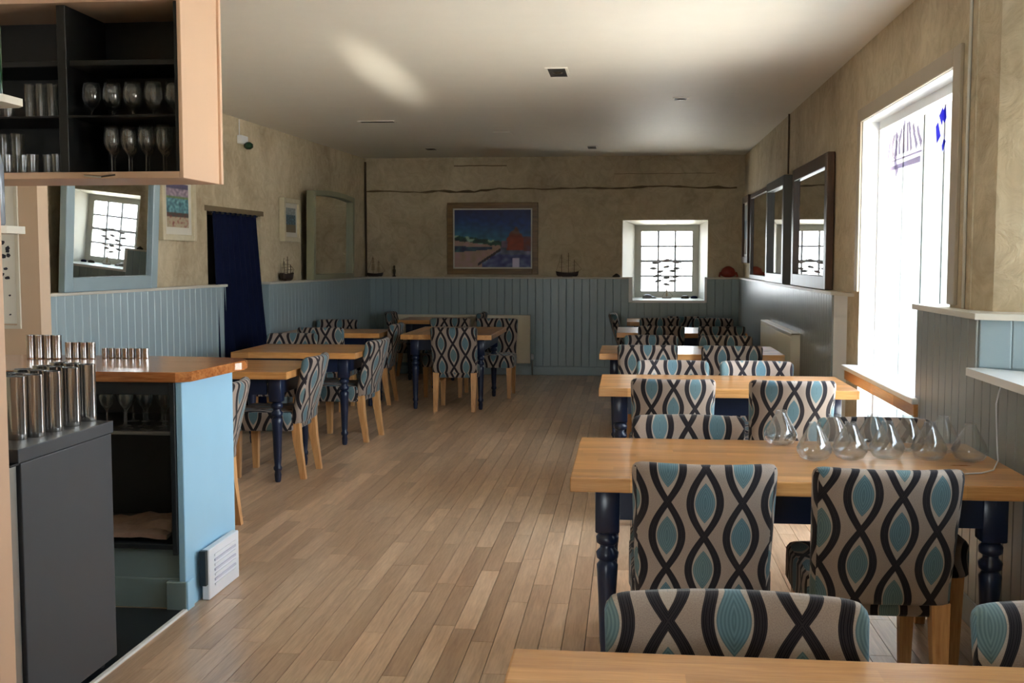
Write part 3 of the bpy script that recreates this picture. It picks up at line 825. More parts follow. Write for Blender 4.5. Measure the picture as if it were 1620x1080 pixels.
chair(-1.48, 12.34, 180, 'dark patterned chair facing us beyond the lengthwise table, nearest the aisle', G3, .02, .07)
chair(-2.02, 12.34, 180, 'dark patterned chair facing us beyond the lengthwise table, on its left', G3, .05, .02)
chair(-2.985, 13.835, -90, 'dark chair at the left end of the small table by the long radiator', G3, .01, .04)
chair(-1.90, 13.835, 90, 'dark chair at the right end of the small table by the long radiator', G3, .04, .01)

for o in bpy.data.objects:
    if o.get('category') == 'chair' and o.location.y > 1.8 and o.location.y < 3: o.scale = (1.1, 1.0, .982)   # the two nearest chairs are a wider pattern

# ------------------------------------------------------------------ glass vessels on the table
def vessel_mesh():
    b_ = B()
    out = [(.030, .0), (.050, .008), (.063, .030), (.065, .044), (.054, .068), (.040, .094), (.026, .120), (.020, .134), (.021, .140)]
    inn = [(.0195, .139), (.0185, .132), (.0245, .119), (.0385, .093), (.0525, .067), (.0630, .044), (.0610, .031), (.048, .012), (.028, .005)]
    lathe(b_, out+inn, 28); return mk('glass_vessel', b_)
vm = vessel_mesh(); vm.materials.append(MAT['glass'])
for p in vm.polygons: p.use_smooth = True
vs_ = [(.612, 4.47, 0, 'clear glass vessel standing leftmost and alone at the back edge of the table'),
       (.690, 4.14, 0, 'clear glass vessel, first of the front row from the left'),
       (.825, 4.17, 0, 'clear glass vessel, second of the front row from the left'),
       (.965, 4.20, 0, 'clear glass vessel, third of the front row from the left'),
       (1.115, 4.19, 0, 'clear glass vessel, fourth of the front row from the left'),
       (1.255, 4.17, .3, 'clear glass vessel at the right end of the front row'),
       (.80, 4.36, 0, 'clear glass vessel of the back row, between the first and second front ones'),
       (.95, 4.38, 0, 'clear glass vessel of the back row, behind the third front one'),
       (1.08, 4.37, 0, 'clear glass vessel of the back row, behind the fourth front one'),
       (1.21, 4.36, .3, 'clear glass vessel at the right end of the back row')]
for i, (x, y, tl, lab) in enumerate(vs_):
    o = obj('glass_vessel', vm, 'glass', loc=(x, y, .7622)); tag(o, lab, 'glass', 'glass vessels on the dining table')
# white cord
bm = B(); tube(bm, [(1.40, 4.30, 1.034), (1.385, 4.30, .96), (1.375, 4.25, .84), (1.34, 4.12, .775), (1.28, 3.98, .766), (1.22, 3.92, .7655), (1.16, 3.90, .7655)], .0028, 6)
tag(obj('cord', bm, 'plastic', smooth=True), 'thin white cord hanging from the window sill onto the table', 'cord')

# ------------------------------------------------------------------ framed things
def framed(name, lab, cat, loc, rot, wd, ht, fw, ft, fmat, inner, arch=0.0, group=None, mount=0.0):
    """picture or mirror in local coords: x along the wall, y = into the room (negative), z up from its base"""
    t = thing(name, lab, cat, loc, rot=rot, group=group)
    bm = B()
    box(bm, 0, fw, -ft, 0, 0, ht, .004); box(bm, wd-fw, wd, -ft, 0, 0, ht, .004); box(bm, fw, wd-fw, -ft, 0, 0, fw, .004)
    if arch:
        n_ = 10
        for i in range(n_):
            u0, u1 = i/n_, (i+1)/n_
            f = lambda u: ht - fw + arch*(1-(2*u-1)**2)
            x0_, x1_ = fw+u0*(wd-2*fw), fw+u1*(wd-2*fw)
            vs = [(x0_, f(u0)), (x1_, f(u1)), (x1_, f(u1)+fw), (x0_, f(u0)+fw)]
            a = [bm.verts.new((p, -ft, q)) for p, q in vs]; b_ = [bm.verts.new((p, 0, q)) for p, q in vs]
            bm.faces.new(a); bm.faces.new(b_[::-1])
            for k in range(4): bm.faces.new((a[k], a[(k+1) % 4], b_[(k+1) % 4], b_[k]))
    else: box(bm, fw, wd-fw, -ft, 0, ht-fw, ht, .004)
    obj('frame', bm, fmat, t)
    bm = B(); box(bm, fw*.5, wd-fw*.5, -ft*.35, -.002, fw*.5, ht-fw*.5); obj('backing', bm, 'black', t)
    if arch:
        bm = B(); pts = [(fw, fw)] + [(wd-fw, fw)] + [(wd-fw-(wd-2*fw)*i/10, ht-fw+arch*(1-(1-2*i/10)**2)) for i in range(11)]
        poly(bm, [(p, -ft*.5, q) for p, q in pts]); obj('mirror_pane', bm, 'mirror', t)
    elif inner == 'mirror':
        bm = B(); poly(bm, [(fw, -ft*.5, fw), (wd-fw, -ft*.5, fw), (wd-fw, -ft*.5, ht-fw), (fw, -ft*.5, ht-fw)]); obj('mirror_pane', bm, 'mirror', t)
    else:
        nx, nz, fn = inner; m_ = fw + mount
        if mount:
            bm = B(); box(bm, fw, wd-fw, -ft*.55, -ft*.4, fw, ht-fw); obj('mount', bm, 'cap', t)
        me = bpy.data.meshes.new('print'); vs = []; fs = []
        for j in range(nz+1):
            for i in range(nx+1): vs.append((m_+(wd-2*m_)*i/nx, -ft*.6, m_+(ht-2*m_)*j/nz))
        for j in range(nz):
            for i in range(nx): k = j*(nx+1)+i; fs.append((k, k+1, k+nx+2, k+nx+1))
        me.from_pydata(vs, [], fs); ca = me.color_attributes.new('paint', 'FLOAT_COLOR', 'POINT')
        for j in range(nz+1):
            for i in range(nx+1): ca.data[j*(nx+1)+i].color = srgb(*fn(i/nx, j/nz))
        obj('picture', me, 'canvas', t)
    return t
def lerp(a, b_, t): return tuple(a[i]+(b_[i]-a[i])*t for i in range(3))
def nz_(x, y, s=0): return noise.noise(Vector((x, y, s)))
def seascape(u, v):
    n1 = nz_(u*6, v*18, 1)*.5; n2 = nz_(u*14, v*14, 5)
    if .76 < u < .85 and v < .16: return (205, 200, 228)
    hill = .56 - .18*u + .02*nz_(u*20, 0, 2)
    if v > hill:
        c = lerp((50, 110, 140), (26, 54, 120), min(1, (v-hill)/.35)); c = lerp(c, (34, 34, 74), max(0, (v-.8)/.3))
    elif v > hill-.09+.03*n1: c = lerp((20, 52, 48), (40, 90, 70), .5+n2) if n2 < .25 else (130, 160, 140)
    else:
        sand = (178, 150, 130); c = lerp(sand, (150, 120, 118), .5+n2)
        if u < .5 and .26+.1*u < v < .36+.02*n1: c = lerp((36, 44, 84), (52, 90, 96), .5+n2)
        if v < .30-(.62-u)*.9+.03*n1 and u > .36: c = lerp((60, 62, 128), (92, 104, 140), .5+n2)
        elif .0 < v-(.30-(.62-u)*.9) < .05 and u > .3 and u < .7: c = (48, 40, 50)
        if u > .60 and v > .22 and v < hill: c = lerp((72, 84, 110), (110, 110, 140), .5+n2)
    # red rock stack
    dx = abs(u-.80)
    top = .70 - dx*1.6 + .05*nz_(u*25, 3, 1)
    if dx < .12 and .30 < v < top: c = lerp((140, 58, 34), (96, 84, 76), max(0, min(1, (v-.5)/.2+n2*.5)))
    if u > .90 and .28 < v < .53+.03*n2: c = lerp((128, 62, 50), (90, 60, 70), .5+n2)
    if .62 < u < .70 and .34 < v < .46: c = (110, 92, 116)
    return tuple(max(0, min(255, q*(1+.25*n2))) for q in c)
def beach(u, v):
    n2 = nz_(u*9, v*14, 8)
    if v > .88: c = (60, 56, 84)
    elif v > .72: c = lerp((120, 104, 122), (150, 130, 140), .5+n2)
    elif v > .66: c = (96, 116, 66)
    elif v > .34: c = lerp((44, 92, 108), (104, 150, 156), .5+n2)
    elif v > .24: c = lerp((92, 44, 34), (60, 70, 60), .5-n2)
    else: c = lerp((170, 156, 128), (120, 70, 60), max(0, n2*2))
    return tuple(max(0, min(255, q*(1+.2*n2))) for q in c)
def beach2(u, v):
    n2 = nz_(u*9, v*14, 18)
    if v > .7: c = (132, 140, 142)
    elif v > .3: c = lerp((56, 72, 84), (70, 104, 122), .5+n2)
    else: c = lerp((120, 96, 62), (92, 84, 60), .5+n2)
    return tuple(max(0, min(255, q*(1+.2*n2))) for q in c)
framed('framed_painting', 'wide seaside painting in a bronze frame on the end wall', 'painting', (-2.385, BY-.002, 1.318), (0, 0, 0), 1.20, .94, .075, .045, 'frame_gold', (90, 66, seascape), mount=.02)
# left wall: x along wall = +Y in world when rotated by 90 deg
def onleft(y, d=0.0, z=0.0): return LW(ls(y), d, z)
LR = TH + PI/2
framed('mirror', 'large leaning mirror in a blue grey frame, left of the small beach picture', 'mirror', onleft(6.98, .09, 1.288), (math.radians(3.2), 0, LR + math.radians(0.6)), 1.33, .98, .10, .05, 'frame_blue', 'mirror')
framed('framed_picture', 'upright beach picture in a cream frame, right of the blue grey mirror', 'picture', onleft(8.56, .004, 1.665), (0, 0, LR), .62, .58, .05, .06, 'frame_cream', (30, 40, beach), mount=.06, group='small beach pictures on the left wall')
framed('framed_picture', 'small upright picture in a cream frame, left of the arched mirror', 'picture', onleft(11.28, .004, 1.70), (0, 0, LR), .50, .46, .05, .06, 'frame_cream', (24, 30, beach2), mount=.05, group='small beach pictures on the left wall')
framed('mirror', 'tall arched mirror in a pale sage frame on the far left wall', 'mirror', onleft(11.85, .09, 1.288), (math.radians(1.0), 0, LR), 1.50, .98, .06, .09, 'frame_green', 'mirror', arch=.03)
# right wall: x along wall = -Y
framed('mirror', 'mirror in a brown frame nearest the tall window on the right wall', 'mirror', (1.462, 9.84, 1.288), (0, 0, -PI/2), 1.70, .99, .10, .055, 'frame_brown', 'mirror')
framed('mirror', 'mirror in a grey frame next beyond the brown-framed one', 'mirror', (1.462, 11.50, 1.288), (0, 0, -PI/2), 1.28, .985, .09, .075, 'frame_grey', 'mirror')
framed('mirror', 'third mirror along the right wall, in a dark frame', 'mirror', (1.462, 13.30, 1.288), (0, 0, -PI/2), 1.62, .985, .05, .04, 'frame_brown', 'mirror')
framed('framed_picture', 'dark brown framed picture deepest on the right wall, by the far corner', 'picture', (1.462, 14.15, 1.47), (0, 0, -PI/2), .66, .82, .08, .05, 'frame_brown', (20, 24, beach2), mount=.03)

# ------------------------------------------------------------------ curtain
t = thing('curtain', 'dark navy curtain hanging across the low doorway in the left wall', 'curtain', onleft(9.50, .02, 0), LR)
bm = B(); nx, nz = 60, 24; grid = []
for j in range(nz+1):
    v = j/nz; row = []
    for i in range(nx+1):
        u = i/nx
        wd = 1.0 + .30*(1-v)**1.2
        x = .02 + u*wd
        y = -.03 - .03*(1-v) - (.020+.012*(1-v))*math.sin(u*2*PI*8.5 + .8*math.sin(3*v)) - .05*(1-v)*math.sin(u*PI)
        row.append(bm.verts.new((x, y, .04+v*1.90)))
    grid.append(row)
for j in range(nz):
    for i in range(nx): bm.faces.new((grid[j][i], grid[j][i+1], grid[j+1][i+1], grid[j+1][i]))
o = obj('cloth', bm, 'curtain', t, smooth=True); md = o.modifiers.new('thickness', 'SOLIDIFY'); md.thickness = .004
bm = B(); tube(bm, [(-.0, -.03, 1.93), (1.06, -.03, 1.93)], .010, 8); obj('rail', bm, 'black', t)

# ------------------------------------------------------------------ ornaments on the ledge
def ship(name, lab, loc, rotz, L, masts, hmat, sails=True, square=True):
    t = thing(name, lab, 'model ship', loc, rotz, 'model ships on the panelling ledge')
    bm = B(); rings = []
    for i in range(9):
        u = i/8; x = (u-.5)*L; wd = .14*L*math.sin(PI*min(.97, max(.05, u*.9+.07)))**.6; sh = .12*L*(2*u-1)**2
        rings.append([(x, -wd, .19*L+sh*.5), (x*.92, -wd*.8, .07*L), (x*.8, 0, .02*L), (x*.92, wd*.8, .07*L), (x, wd, .19*L+sh*.5)])
    loft(bm, rings); obj('hull', bm, hmat, t)
    bm = B(); box(bm, -.22*L, .22*L, -.05*L, .05*L, 0, .045*L, .002); obj('stand', bm, 'frame_brown', t)
    for k, (mx, mh) in enumerate(masts):
        bm = B(); tube(bm, [(mx*L, 0, .12*L), (mx*L, 0, mh*L)], .008*L+.001, 6)
        for q in ((.45, .22), (.68, .17), (.86, .12)) if square else ():
            tube(bm, [(mx*L, -q[1]*L*.5, q[0]*mh*L), (mx*L, q[1]*L*.5, q[0]*mh*L)], .005*L, 5)
            tube(bm, [(mx*L-q[1]*L*.55, 0, q[0]*mh*L), (mx*L+q[1]*L*.55, 0, q[0]*mh*L)], .005*L, 5)
        obj('mast', bm, 'rig', t)
        if sails:
            bm = B()
            for q in ((.30, .62, .20), (.66, .92, .14)):
                a = q[2]*L*.55
                for zz in (0, ):
                    pts = [(mx*L-a*1.05, .012*L, q[0]*mh*L), (mx*L+a*1.05, .012*L, q[0]*mh*L), (mx*L+a*.8, .012*L, q[1]*mh*L), (mx*L-a*.8, .012*L, q[1]*mh*L)]
                    f1 = [bm.verts.new(p) for p in pts]; f2 = [bm.verts.new((p[0], p[1]+.004, p[2])) for p in pts]
                    bm.faces.new(f1); bm.faces.new(f2[::-1])
                    for e in range(4): bm.faces.new((f1[e], f1[(e+1) % 4], f2[(e+1) % 4], f2[e]))
            obj('sail', bm, 'sail', t)
    bm = B(); hi = max(m_[1] for m_ in masts)*L
    tube(bm, [(-.48*L, 0, .26*L), (masts[0][0]*L, 0, hi*.95)], .002, 4); tube(bm, [(.62*L, 0, .34*L), (masts[-1][0]*L, 0, masts[-1][1]*L*.95)], .002, 4)
    tube(bm, [(.42*L, 0, .22*L), (.62*L, 0, .34*L)], .006*L, 5); obj('rigging', bm, 'rig', t)
    return t
ship('model_ship', 'dark three-masted model ship on the ledge right of the seaside painting', (-.80, BY-.045, 1.2865), 0, .30, [(-.25, .95), (.05, 1.05), (.30, .75)], 'hull', sails=False)
ship('model_ship', 'pale-sailed model boat on the ledge in the far left corner', (-3.36, BY-.045, 1.2865), 0, .22, [(-.12, 1.25), (.22, 1.0)], 'hull')
ship('model_ship', 'small dark model ship on the ledge left of the arched mirror', tuple(onleft(11.36, .055, 1.2865)), LR, .34, [(-.25, .6), (.05, .75), (.3, .5)], 'hull', sails=False)
bm = B(); lathe(bm, [(.022, 0), (.024, .012), (.012, .02), (.018, .05), (.022, .085), (.013, .11), (.017, .13), (.008, .15)], 12)
tag(obj('figurine', bm, 'bronze', loc=(-3.10, BY-.045, 1.2865), smooth=True), 'small dark standing figurine on the ledge near the far left corner', 'figurine')
bm = B(); lathe(bm, [(.05, 0), (.055, .012), (.03, .03), (.01, .045)], 12, tilt=Matrix.Diagonal((1, .5, 1)))
tag(obj('shell', bm, 'bronze', loc=(-.16, BY-.045, 1.2865), smooth=True), 'small dark shell-like object on the ledge just left of the end window', 'ornament')
t = thing('crab_ornament', 'dark red crab-like ornament on the ledge right of the end window', 'ornament', (1.27, BY-.05, 1.2865))
bm = B(); lathe(bm, [(.04, 0), (.085, .02), (.095, .06), (.07, .11), (.03, .135), (.005, .14)], 16, tilt=Matrix.Diagonal((1.05, .5, 1))); obj('body', bm, 'red', t, smooth=True)
for s in (-1, 1):
    bm = B(); tube(bm, [(s*.06, 0, .06), (s*.10, -.02, .05), (s*.115, -.035, .012), (s*.10, -.04, 0.004)], [.014, .018, .012, .005], 8); obj('claw', bm, 'red', t, smooth=True)

# end window: fish mobile and sill ornaments
fish = [(.215+.0, 0)]
FP = [(1037.2, 415.7), (1054.6, 411.7), (1069.8, 414.7), (1054.6, 422), (1033.8, 424.6), (1070.4, 424.6), (1044.7, 429.5), (1064.4, 428.5),
      (1038.8, 436.4), (1054.6, 439.4), (1069.4, 437.4), (1041.7, 444.3), (1063.5, 444.3), (1054.6, 449.9)]
t = thing('fish_mobile', 'mobile of small grey fish strung across the end window', 'mobile', (.5, GY-.03, gz0))
b_ = B()
for s in range(1): 
    pts = [(-.06, 0), (-.03, .015), (.0, .020), (.03, .014), (.045, .004), (.066, .016), (.066, -.016), (.045, -.004), (.03, -.014), (0, -.018), (-.03, -.014)]
    a = [b_.verts.new((p, 0, q)) for p, q in pts]; c = [b_.verts.new((p, .004, q)) for p, q in pts]
    b_.faces.new(a); b_.faces.new(c[::-1])
    for k in range(len(pts)): b_.faces.new((a[k], a[(k+1) % len(pts)], c[(k+1) % len(pts)], c[k]))
fm = mk('fish', b_); fm.materials.append(MAT['shell'])
def unproj_y(px, py, y):
    d = M @ Vector((px-810, 540-py, -F)); k = y/d.y; return (d.x*k, EYE + d.z*k)
cols = {}
for px, py in FP:
    X, Z = unproj_y(px, py, GY-.03); o = bpy.data.objects.new('fish', fm); COL.objects.link(o); o.parent = t
    o.location = (X-.5, 0, Z-gz0); o.rotation_euler = (0, random.uniform(-.25, .25), 0); cols.setdefault(round(X*14), []).append((X, Z))
bm = B()
top_z = 1.50
box(bm, gx0+.0-.5, gx1-.5, .0, .006, top_z-gz0, top_z-gz0+.010)
for k, v in cols.items():
    X = sum(p[0] for p in v)/len(v); tube(bm, [(X-.5, .002, min(p[1] for p in v)-gz0), (X-.5, .002, top_z-gz0)], .0012, 4)
obj('string', bm, 'shell', t)
ship('model_boat', 'tiny model yacht standing in the middle of the end window sill', (.50, GY-.12, .989), 0, .13, [(.0, 1.1)], 'shell', True, False)
for x, m_, lab, s in ((.245, 'shell', 'pair of grey pebbles at the left of the end window sill', 1), (.74, 'bronze', 'brown shell at the right of the end window sill', .8), (.86, 'cobalt', 'small blue pot in the right corner of the end window sill', .7)):
    bm = B(); lathe(bm, [(.03*s, 0), (.055*s, .015), (.05*s, .04*s+.01), (.02*s, .065*s)], 12, tilt=Matrix.Diagonal((1.2, .7, 1)))
    if s == 1: lathe(bm, [(.02, 0), (.035, .012), (.03, .03), (.01, .04)], 10, (.085, -.01, 0))
    tag(obj('sill_ornament', bm, 'curtain' if m_ == 'cobalt' else m_, loc=(x, GY-.12, .989), smooth=True), lab, 'ornament', 'ornaments on the end window sill')

# emergency light high on the left wall
t = thing('security_light', 'small white sensor light high on the left wall above the curtain', 'light', tuple(onleft(10.30, 0, 2.64)), LR)
bm = B(); box(bm, -.08, .08, -.05, 0, -.03, .05, .01, 2); obj('casing', bm, 'plastic', t)
bm = B(); lathe(bm, [(.02, -.05), (.045, -.03), (.045, .0), (.02, .02)], 12, (.02, -.075, -.03)); obj('lens', bm, 'bottle_green', t, smooth=True)
bm = B(); tube(bm, [(-.03, -.006, .05), (-.03, -.006, .20)], .005, 5); obj('lead', bm, 'plastic', t)

# ------------------------------------------------------------------ bar counter
bar = thing('bar_counter', 'bar counter end with a light blue side panel and open shelves', 'counter', (-1.88, 4.46, 0))
def bb(name, mat, *b_, bev=.003, parent=bar):
    bm = B(); box(bm, *b_, bev); return obj(name, bm, mat, parent)
bb('side_panel', 'barblue', -.03, 0, 0, .60, .0, .985)
bb('front_stile', 'dark_inside', -.055, -.031, -.006, .03, .24, .985)
bb('plinth_block', 'kick', -.085, .004, -.012, .02, 0, .125)
bb('skirting', 'barblue', .0, .012, .40, .60, 0, .125)
bb('skirting', 'barblue', .0, .012, -.01, .06, 0, .125)
bb('top_rail', 'dark_inside', -1.25, -.055, .0, .03, .93, .985)
bb('back_board', 'black', -1.25, -.03, .56, .60, 0, .985)
bb('upper_shelf', 'steel_dull', -1.20, -.055, .0, .55, .757, .773)
bb('lower_shelf', 'dark_inside', -1.25, -.031, .0, .56, .262, .285)
bb('kick_board', 'kick', -1.25, -.031, .035, .055, 0, .262)
bb('kick_strip', 'kick', -1.25, -.031, .020, .036, .0, .13)
bb('end_board', 'black', -1.27, -1.25, 0, .60, 0, .985)
# worktop with a rounded corner
bm = B(); pts = [(-3.3, 4.43), (-1.895, 4.43), (-1.84, 4.47)]
for i in range(9):
    a = math.radians(-30 + 120*i/8); pts.append((-1.98 + .19*math.cos(a), 5.00 + .16*math.sin(a)))
pts += [(-2.3, 5.20), (-3.3, 5.20)]
pts = [(x+1.88, y-4.46) for x, y in pts]
prism(bm, pts, .987, 1.030)
bmesh.ops.bevel(bm, geom=[e for e in bm.edges if abs(e.verts[0].co.z-e.verts[1].co.z) < .001], offset=.006, segments=2, affect='EDGES')
obj('worktop', bm, 'bar_oak', bar)
# louvred vent on the side panel
v = thing('vent_cover', 'white louvred plastic vent leaning low on the blue bar side', 'vent', (-1.866, 4.60, 0.002), 0)
bm = B(); box(bm, .0, .035, 0, .37, .0, .225, .004); obj('body', bm, 'plastic', v)
for i in range(7):
    bm = B(); box(bm, .035, .040, .06, .32, .05+i*.022, .060+i*.022); obj('louvre', bm, 'grey_ink' if i % 2 else 'plastic', v)
bm = B(); box(bm, 0.0, .028, -.025, -.001, .07, .225); obj('end_cap', bm, 'dark_inside', v)
# crumpled paper on the lower shelf
bm = B(); n_ = 14; g_ = []
for i in range(n_+1):
    row = []
    for j in range(9):
        x = -2.55 + .58*i/n_; y = 4.48 + .30*j/8
        z = .29 + .03 + .028*nz_(x*9, y*9, 3) + .02*abs(nz_(x*25, y*25, 1)) + (.05*max(0, i/n_-.55)*2 if j > 2 else 0)
        row.append(bm.verts.new((x - (.05*j/8 if i == n_ else 0), y, z)))
    g_.append(row)
for i in range(n_):
    for j in range(8): bm.faces.new((g_[i][j], g_[i+1][j], g_[i+1][j+1], g_[i][j+1]))
o = obj('paper_sheets', bm, 'bag'); md = o.modifiers.new('t', 'SOLIDIFY'); md.thickness = .02
tag(o, 'crumpled sheets of paper on the lowest bar shelf', 'paper')

# glasses
ORD = ['leftmost', 'second from left', 'third from left', 'fourth from left', 'fifth from left', 'sixth from left', 'seventh from left']
def wine_mesh(h, r, stem):
    b_ = B(); bz = stem
    prof = [(r*.80, 0), (r*.80, .002), (.006, .006), (.0035, .014), (.0035, bz-.01), (.008, bz), (r*.7, bz+(h-bz)*.16), (r, bz+(h-bz)*.42), (r*.93, bz+(h-bz)*.75), (r*.78, h),
            (r*.78-.0015, h), (r*.93-.0015, bz+(h-bz)*.75), (r-.0015, bz+(h-bz)*.42), (r*.66, bz+(h-bz)*.19), (.004, bz+.006)]
    lathe(b_, prof, 16); m_ = mk('wine_glass', b_); m_.materials.append(MAT['glass'])
    for p in m_.polygons: p.use_smooth = True
    return m_
def tumbler_mesh(h, r):
    b_ = B(); lathe(b_, [(r*.85, 0), (r*.88, .003), (r, h), (r-.0018, h), (r*.86-.0018, .009), (.003, .009)], 16)
    m_ = mk('tumbler', b_); m_.materials.append(MAT['glass'])
    for p in m_.polygons: p.use_smooth = True
    m_.set_sharp_from_angle(angle=math.radians(50)); return m_
wg_t, wg_s = wine_mesh(.205, .033, .085), wine_mesh(.145, .040, .035)
CY = 4.60
GB = 'stemmed glasses under the bar top'
for i in range(7):
    o = obj('wine_glass', wg_t, 'glass', loc=(-2.25+.044*i, 4.53+.075*(i % 2), .7733)); tag(o, ORD[i] + ' stemmed glass in the front row under the bar worktop', 'glass', GB)
for i in range(4):
    o = obj('wine_glass', wg_t, 'glass', loc=(-2.235+.068*i, 4.75, .7733)); tag(o, ORD[i] + ' stemmed glass in the back row under the bar worktop', 'glass', GB)

# ------------------------------------------------------------------ hanging cabinet
X0, X1, Y0, Y1, Z0, Z1 = -3.25, -1.88, 4.53, 4.95, 1.850, 2.625
cab = thing('hanging_cabinet', 'peach wood glass cabinet hanging from the ceiling over the bar', 'cabinet', (X1, Y0, Z0))
def cb(name, mat, x0, x1, y0, y1, z0, z1, bev=.002):
    bm = B(); box(bm, x0-X1, x1-X1, y0-Y0, y1-Y0, z0-Z0, z1-Z0, bev); return obj(name, bm, mat, cab)
cb('side_panel', 'peach', X1-.018, X1, Y0, Y1, Z0, CZ)
cb('edge_strip', 'peach', X1-.002, X1+.012, Y1-.012, Y1+.012, Z0, CZ)
cb('side_panel', 'peach', X0, X0+.018, Y0, Y1, Z0, CZ)
cb('bottom_board', 'peach', X0+.018, X1-.018, Y0, Y1, Z0, Z0+.028)
cb('top_board', 'peach', X0+.018, X1-.018, Y0, Y1, 2.590, 2.622)
cb('lining', 'black', X1-.034, X1-.019, Y0+.004, Y1-.02, Z0+.030, 2.588)
cb('back_board', 'black', X0+.018, X1-.018, Y1-.02, Y1, Z0+.028, CZ)
cb('divider', 'black', -2.445, -2.405, Y0+.03, Y1-.02, Z0+.029, 2.588)
cb('shelf', 'black', X0+.02, X1-.034, Y0+.06, Y1-.02, 2.335, 2.360)
cb('shelf', 'black', X0+.02, X1-.034, Y0+.03, Y1-.02, 2.112, 2.122)
cb('upper_panel', 'peach', X0+.018, X1-.018, Y0, Y0+.018, 2.622, CZ)
bm = B(); tube(bm, [(-.44, -.006, .012), (-.36, -.010, .006), (-.30, -.006, .014)], .004, 6); obj('handle', bm, 'chrome', cab)
GC = 'glasses in the hanging cabinet'
zs = 2.1225
for i in range(5):
    tag(obj('wine_glass', wg_s, 'glass', loc=(-2.33+.093*i, 4.63, zs)), ORD[i] + ' short-stemmed wine glass in the front row of the upper cabinet shelf', 'glass', 'front wine glasses on the upper cabinet shelf')
for i in range(4):
    tag(obj('wine_glass', wg_s, 'glass', loc=(-2.285+.093*i, 4.74, zs)), ORD[i] + ' short-stemmed wine glass in the back row of the upper cabinet shelf', 'glass', 'back wine glasses on the upper cabinet shelf')
zl = Z0+.0285
for i in range(4):
    tag(obj('wine_glass', wg_t, 'glass', loc=(-2.245+.078*i, 4.63, zl)), ORD[i] + ' tall wine glass in the front row on the cabinet floor', 'glass', 'front wine glasses on the cabinet floor')
for i in range(5):
    tag(obj('wine_glass', wg_t, 'glass', loc=(-2.28+.08*i, 4.73, zl)), ORD[i] + ' tall wine glass in the back row on the cabinet floor', 'glass', 'back wine glasses on the cabinet floor')
tm, tm2 = tumbler_mesh(.15, .024), tumbler_mesh(.085, .026)
tm3 = tumbler_mesh(.185, .030)
for i in range(4): tag(obj('tumbler', tm, 'glass', loc=(-2.63+.052*i, 4.66, zs)), ORD[i] + ' tall straight tumbler on the upper cabinet shelf left of the divider', 'glass', 'tall tumblers on the upper cabinet shelf')
for i in range(3): tag(obj('tumbler', tm2, 'glass', loc=(-2.84+.056*i, 4.66, zs)), ORD[i] + ' short tumbler at the left of the upper cabinet shelf', 'glass', 'short tumblers on the upper cabinet shelf')
for i in range(5): tag(obj('tumbler', tm2, 'glass', loc=(-2.72+.058*i, 4.62+.03*(i % 2), zl)), ORD[i] + ' short tumbler on the cabinet floor beside the divider', 'glass', 'short tumblers on the cabinet floor')
for i in range(5): tag(obj('tumbler', tm3, 'glass', loc=(-2.98+.066*i, 4.70, zl)), ORD[i] + ' tall beer glass on the cabinet floor at the left', 'glass', 'tall beer glasses on the cabinet floor')

# ------------------------------------------------------------------ under-counter fridge with steel cups
fr = thing('bar_fridge', 'dark grey under-counter bar fridge with a steel door edge', 'fridge', (-1.885, 3.22, 0))
def fb(name, mat, *b_, bev=.004):
    bm = B(); box(bm, *b_, bev, 2); return obj(name, bm, mat, fr)
fb('body', 'fridge', -.60, 0, .0, .605, .035, .868)
fb('lid', 'fridge', -.61, .004, -.02, .615, .870, .914)
fb('door', 'steel_dull', -.59, -.012, -.065, -.006, .10, .862)
fb('hinge', 'black', -.05, -.006, -.05, .02, .862, .8695, bev=.001)
fb('hinge', 'black', -.06, -.006, -.060, -.001, .05, .098, bev=.001)
for x in (-.55, -.05):
    for y in (.04, .56):
        bm = B(); lathe(bm, [(.02, 0), (.02, .012), (.012, .014), (.012, .036)], 10, (x, y, 0)); obj('foot', bm, 'black', fr)
def cup_mesh(r, h):
    b_ = B(); lathe(b_, [(r*.93, 0), (r*.97, .004), (r*.98, h*.1), (r, h-.004), (r*1.02, h-.002), (r*1.02, h), (r*.96, h), (r*.93, .012), (.002, .012)], 24)
    m_ = mk('steel_tumbler', b_); m_.materials.append(MAT['steel'])
    for p in m_.polygons: p.use_smooth = True
    m_.set_sharp_from_angle(angle=math.radians(45)); return m_
cm = cup_mesh(.0315, .208)
zt = .9145
def at_z(px, py, z):
    d = M @ Vector((px-810, 540-py, -F)); k = (z-EYE)/d.z; return (d.x*k, d.y*k)
for k, ((px, py), nm) in enumerate(zip([(25, 697), (53, 692.5), (82, 684), (111, 675), (137, 667)], ('nearest', 'second nearest', 'third', 'fourth', 'farthest'))):
    x, y = at_z(px, py, zt); x -= .01; y += .03
    tag(obj('steel_beaker', cm, 'steel', loc=(x, y, zt)), nm + ' of the tall steel beakers along the fridge edge', 'cup', 'tall steel beakers in the front row on the fridge')
    for q in (1, 2):
        tag(obj('steel_beaker', cm, 'steel', loc=(x-.068*q, y+.028*q-.0, zt)), 'tall steel beaker, ' + ('second' if q == 1 else 'third') + ' row in from the fridge edge, behind the ' + nm + ' front one', 'cup', 'tall steel beakers behind the front row')
j1, j2, j3 = cup_mesh(.0145, .05), cup_mesh(.018, .08), cup_mesh(.021, .115)
for i in range(7): tag(obj('steel_cup', j1, 'steel', loc=(-2.505+.034*i, 5.04, 1.0305)), ORD[i] + ' tiny steel shot cup in the row on the bar worktop', 'cup', 'tiny steel shot cups on the worktop')
for i in range(4): tag(obj('steel_cup', j2, 'steel', loc=(-2.665+.038*i, 5.00, 1.0305)), ORD[i] + ' small steel cup left of the shot cups on the worktop', 'cup', 'small steel cups on the worktop')
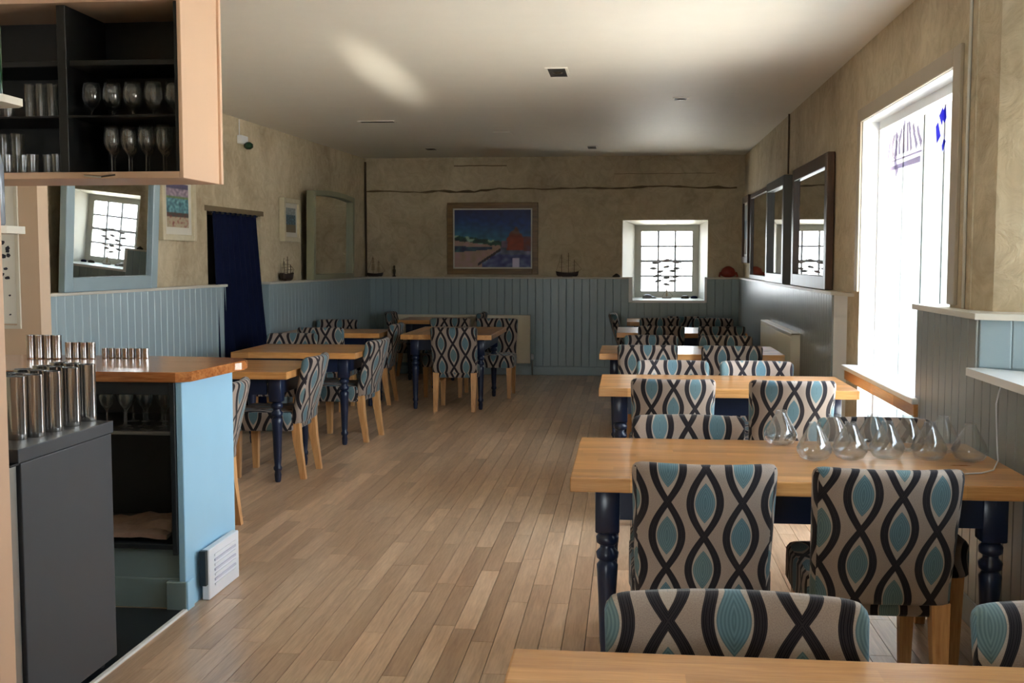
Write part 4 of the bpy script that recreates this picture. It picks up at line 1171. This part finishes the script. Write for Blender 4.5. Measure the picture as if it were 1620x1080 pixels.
for i in range(4): tag(obj('steel_cup', j3, 'steel', loc=(-2.84+.044*i, 4.97, 1.0305)), ORD[i] + ' middle-sized steel cup at the left of the bar worktop', 'cup', 'middle-sized steel cups on the worktop')

# ------------------------------------------------------------------ far left foreground
bm = B(); box(bm, -2.30, -1.757, 2.86, 2.94, 0, CZ)
post = struct('wall_post', bm, 'peach', label='peach veneered end of the bar back wall at the left edge')
def at_y(px, py, y):
    d = M @ Vector((px-810, 540-py, -F)); k = y/d.y; return (d.x*k, EYE + d.z*k)
for n_, (px, py, hh, bmname, lab, lab2) in enumerate(((30, 155, .34, 'bottle_green', 'upper small white bottle shelf at the left edge', 'dark green bottle on the upper small shelf'),
                                 (34, 358, .30, 'bottle_pale', 'lower small white bottle shelf at the left edge', 'pale clear bottle on the lower small shelf'))):
    X, Z = at_y(px, py, 3.12)
    t = thing('bottle_shelf', lab, 'shelf', (X, 3.12, Z))
    bm = B(); prism(bm, [(-.34, -.12), (-.03, -.12), (0, -.08), (0, .02), (-.03, .05), (-.34, .05)], -.022, 0); obj('board', bm, 'cap', t)
    bm = B(); box(bm, -.345, -.30, -.12, .05, -.10, .02, .003); obj('bracket', bm, 'steel_dull', t)
    bm = B(); s = hh/.34
    lathe(bm, [(.034, 0), (.038, .008), (.038, .20*s), (.030, .24*s), (.014, .27*s), (.013, .33*s), (.015, .332*s), (.015, hh)], 18)
    tag(obj('bottle', bm, bmname, loc=(X-.075, 3.09, Z+.0005), smooth=True), lab2, 'bottle', 'bottles at the left edge')
# framed chart on the beige wall
X, Z = at_y(28, 512, 6.29)
t = thing('wall_chart', 'framed paper chart with dark drawings on the beige wall', 'chart', (X-.30, 6.298, Z), 0)
bm = B(); box(bm, 0, .30, -.006, 0, 0, .88); obj('sheet', bm, 'paper', t)
bm = B(); box(bm, .30, .322, -.014, 0, -.01, .90); box(bm, -.02, 0, -.014, 0, -.01, .90); box(bm, -.02, .322, -.014, 0, -.03, -.01); obj('frame', bm, 'cap', t)
bm = B(); rr = random.Random(5)
for i in range(34):
    x, z = rr.uniform(.03, .26), rr.uniform(.05, .80); s = rr.uniform(.008, .028)
    k = rr.randint(5, 7); poly(bm, [(x + s*math.cos(2*PI*q/k)*rr.uniform(.6, 1.2), -.0075, z + s*.7*math.sin(2*PI*q/k)*rr.uniform(.6, 1.2)) for q in range(k)])
obj('drawings', bm, 'ink', t)['kind'] = 'stuff'
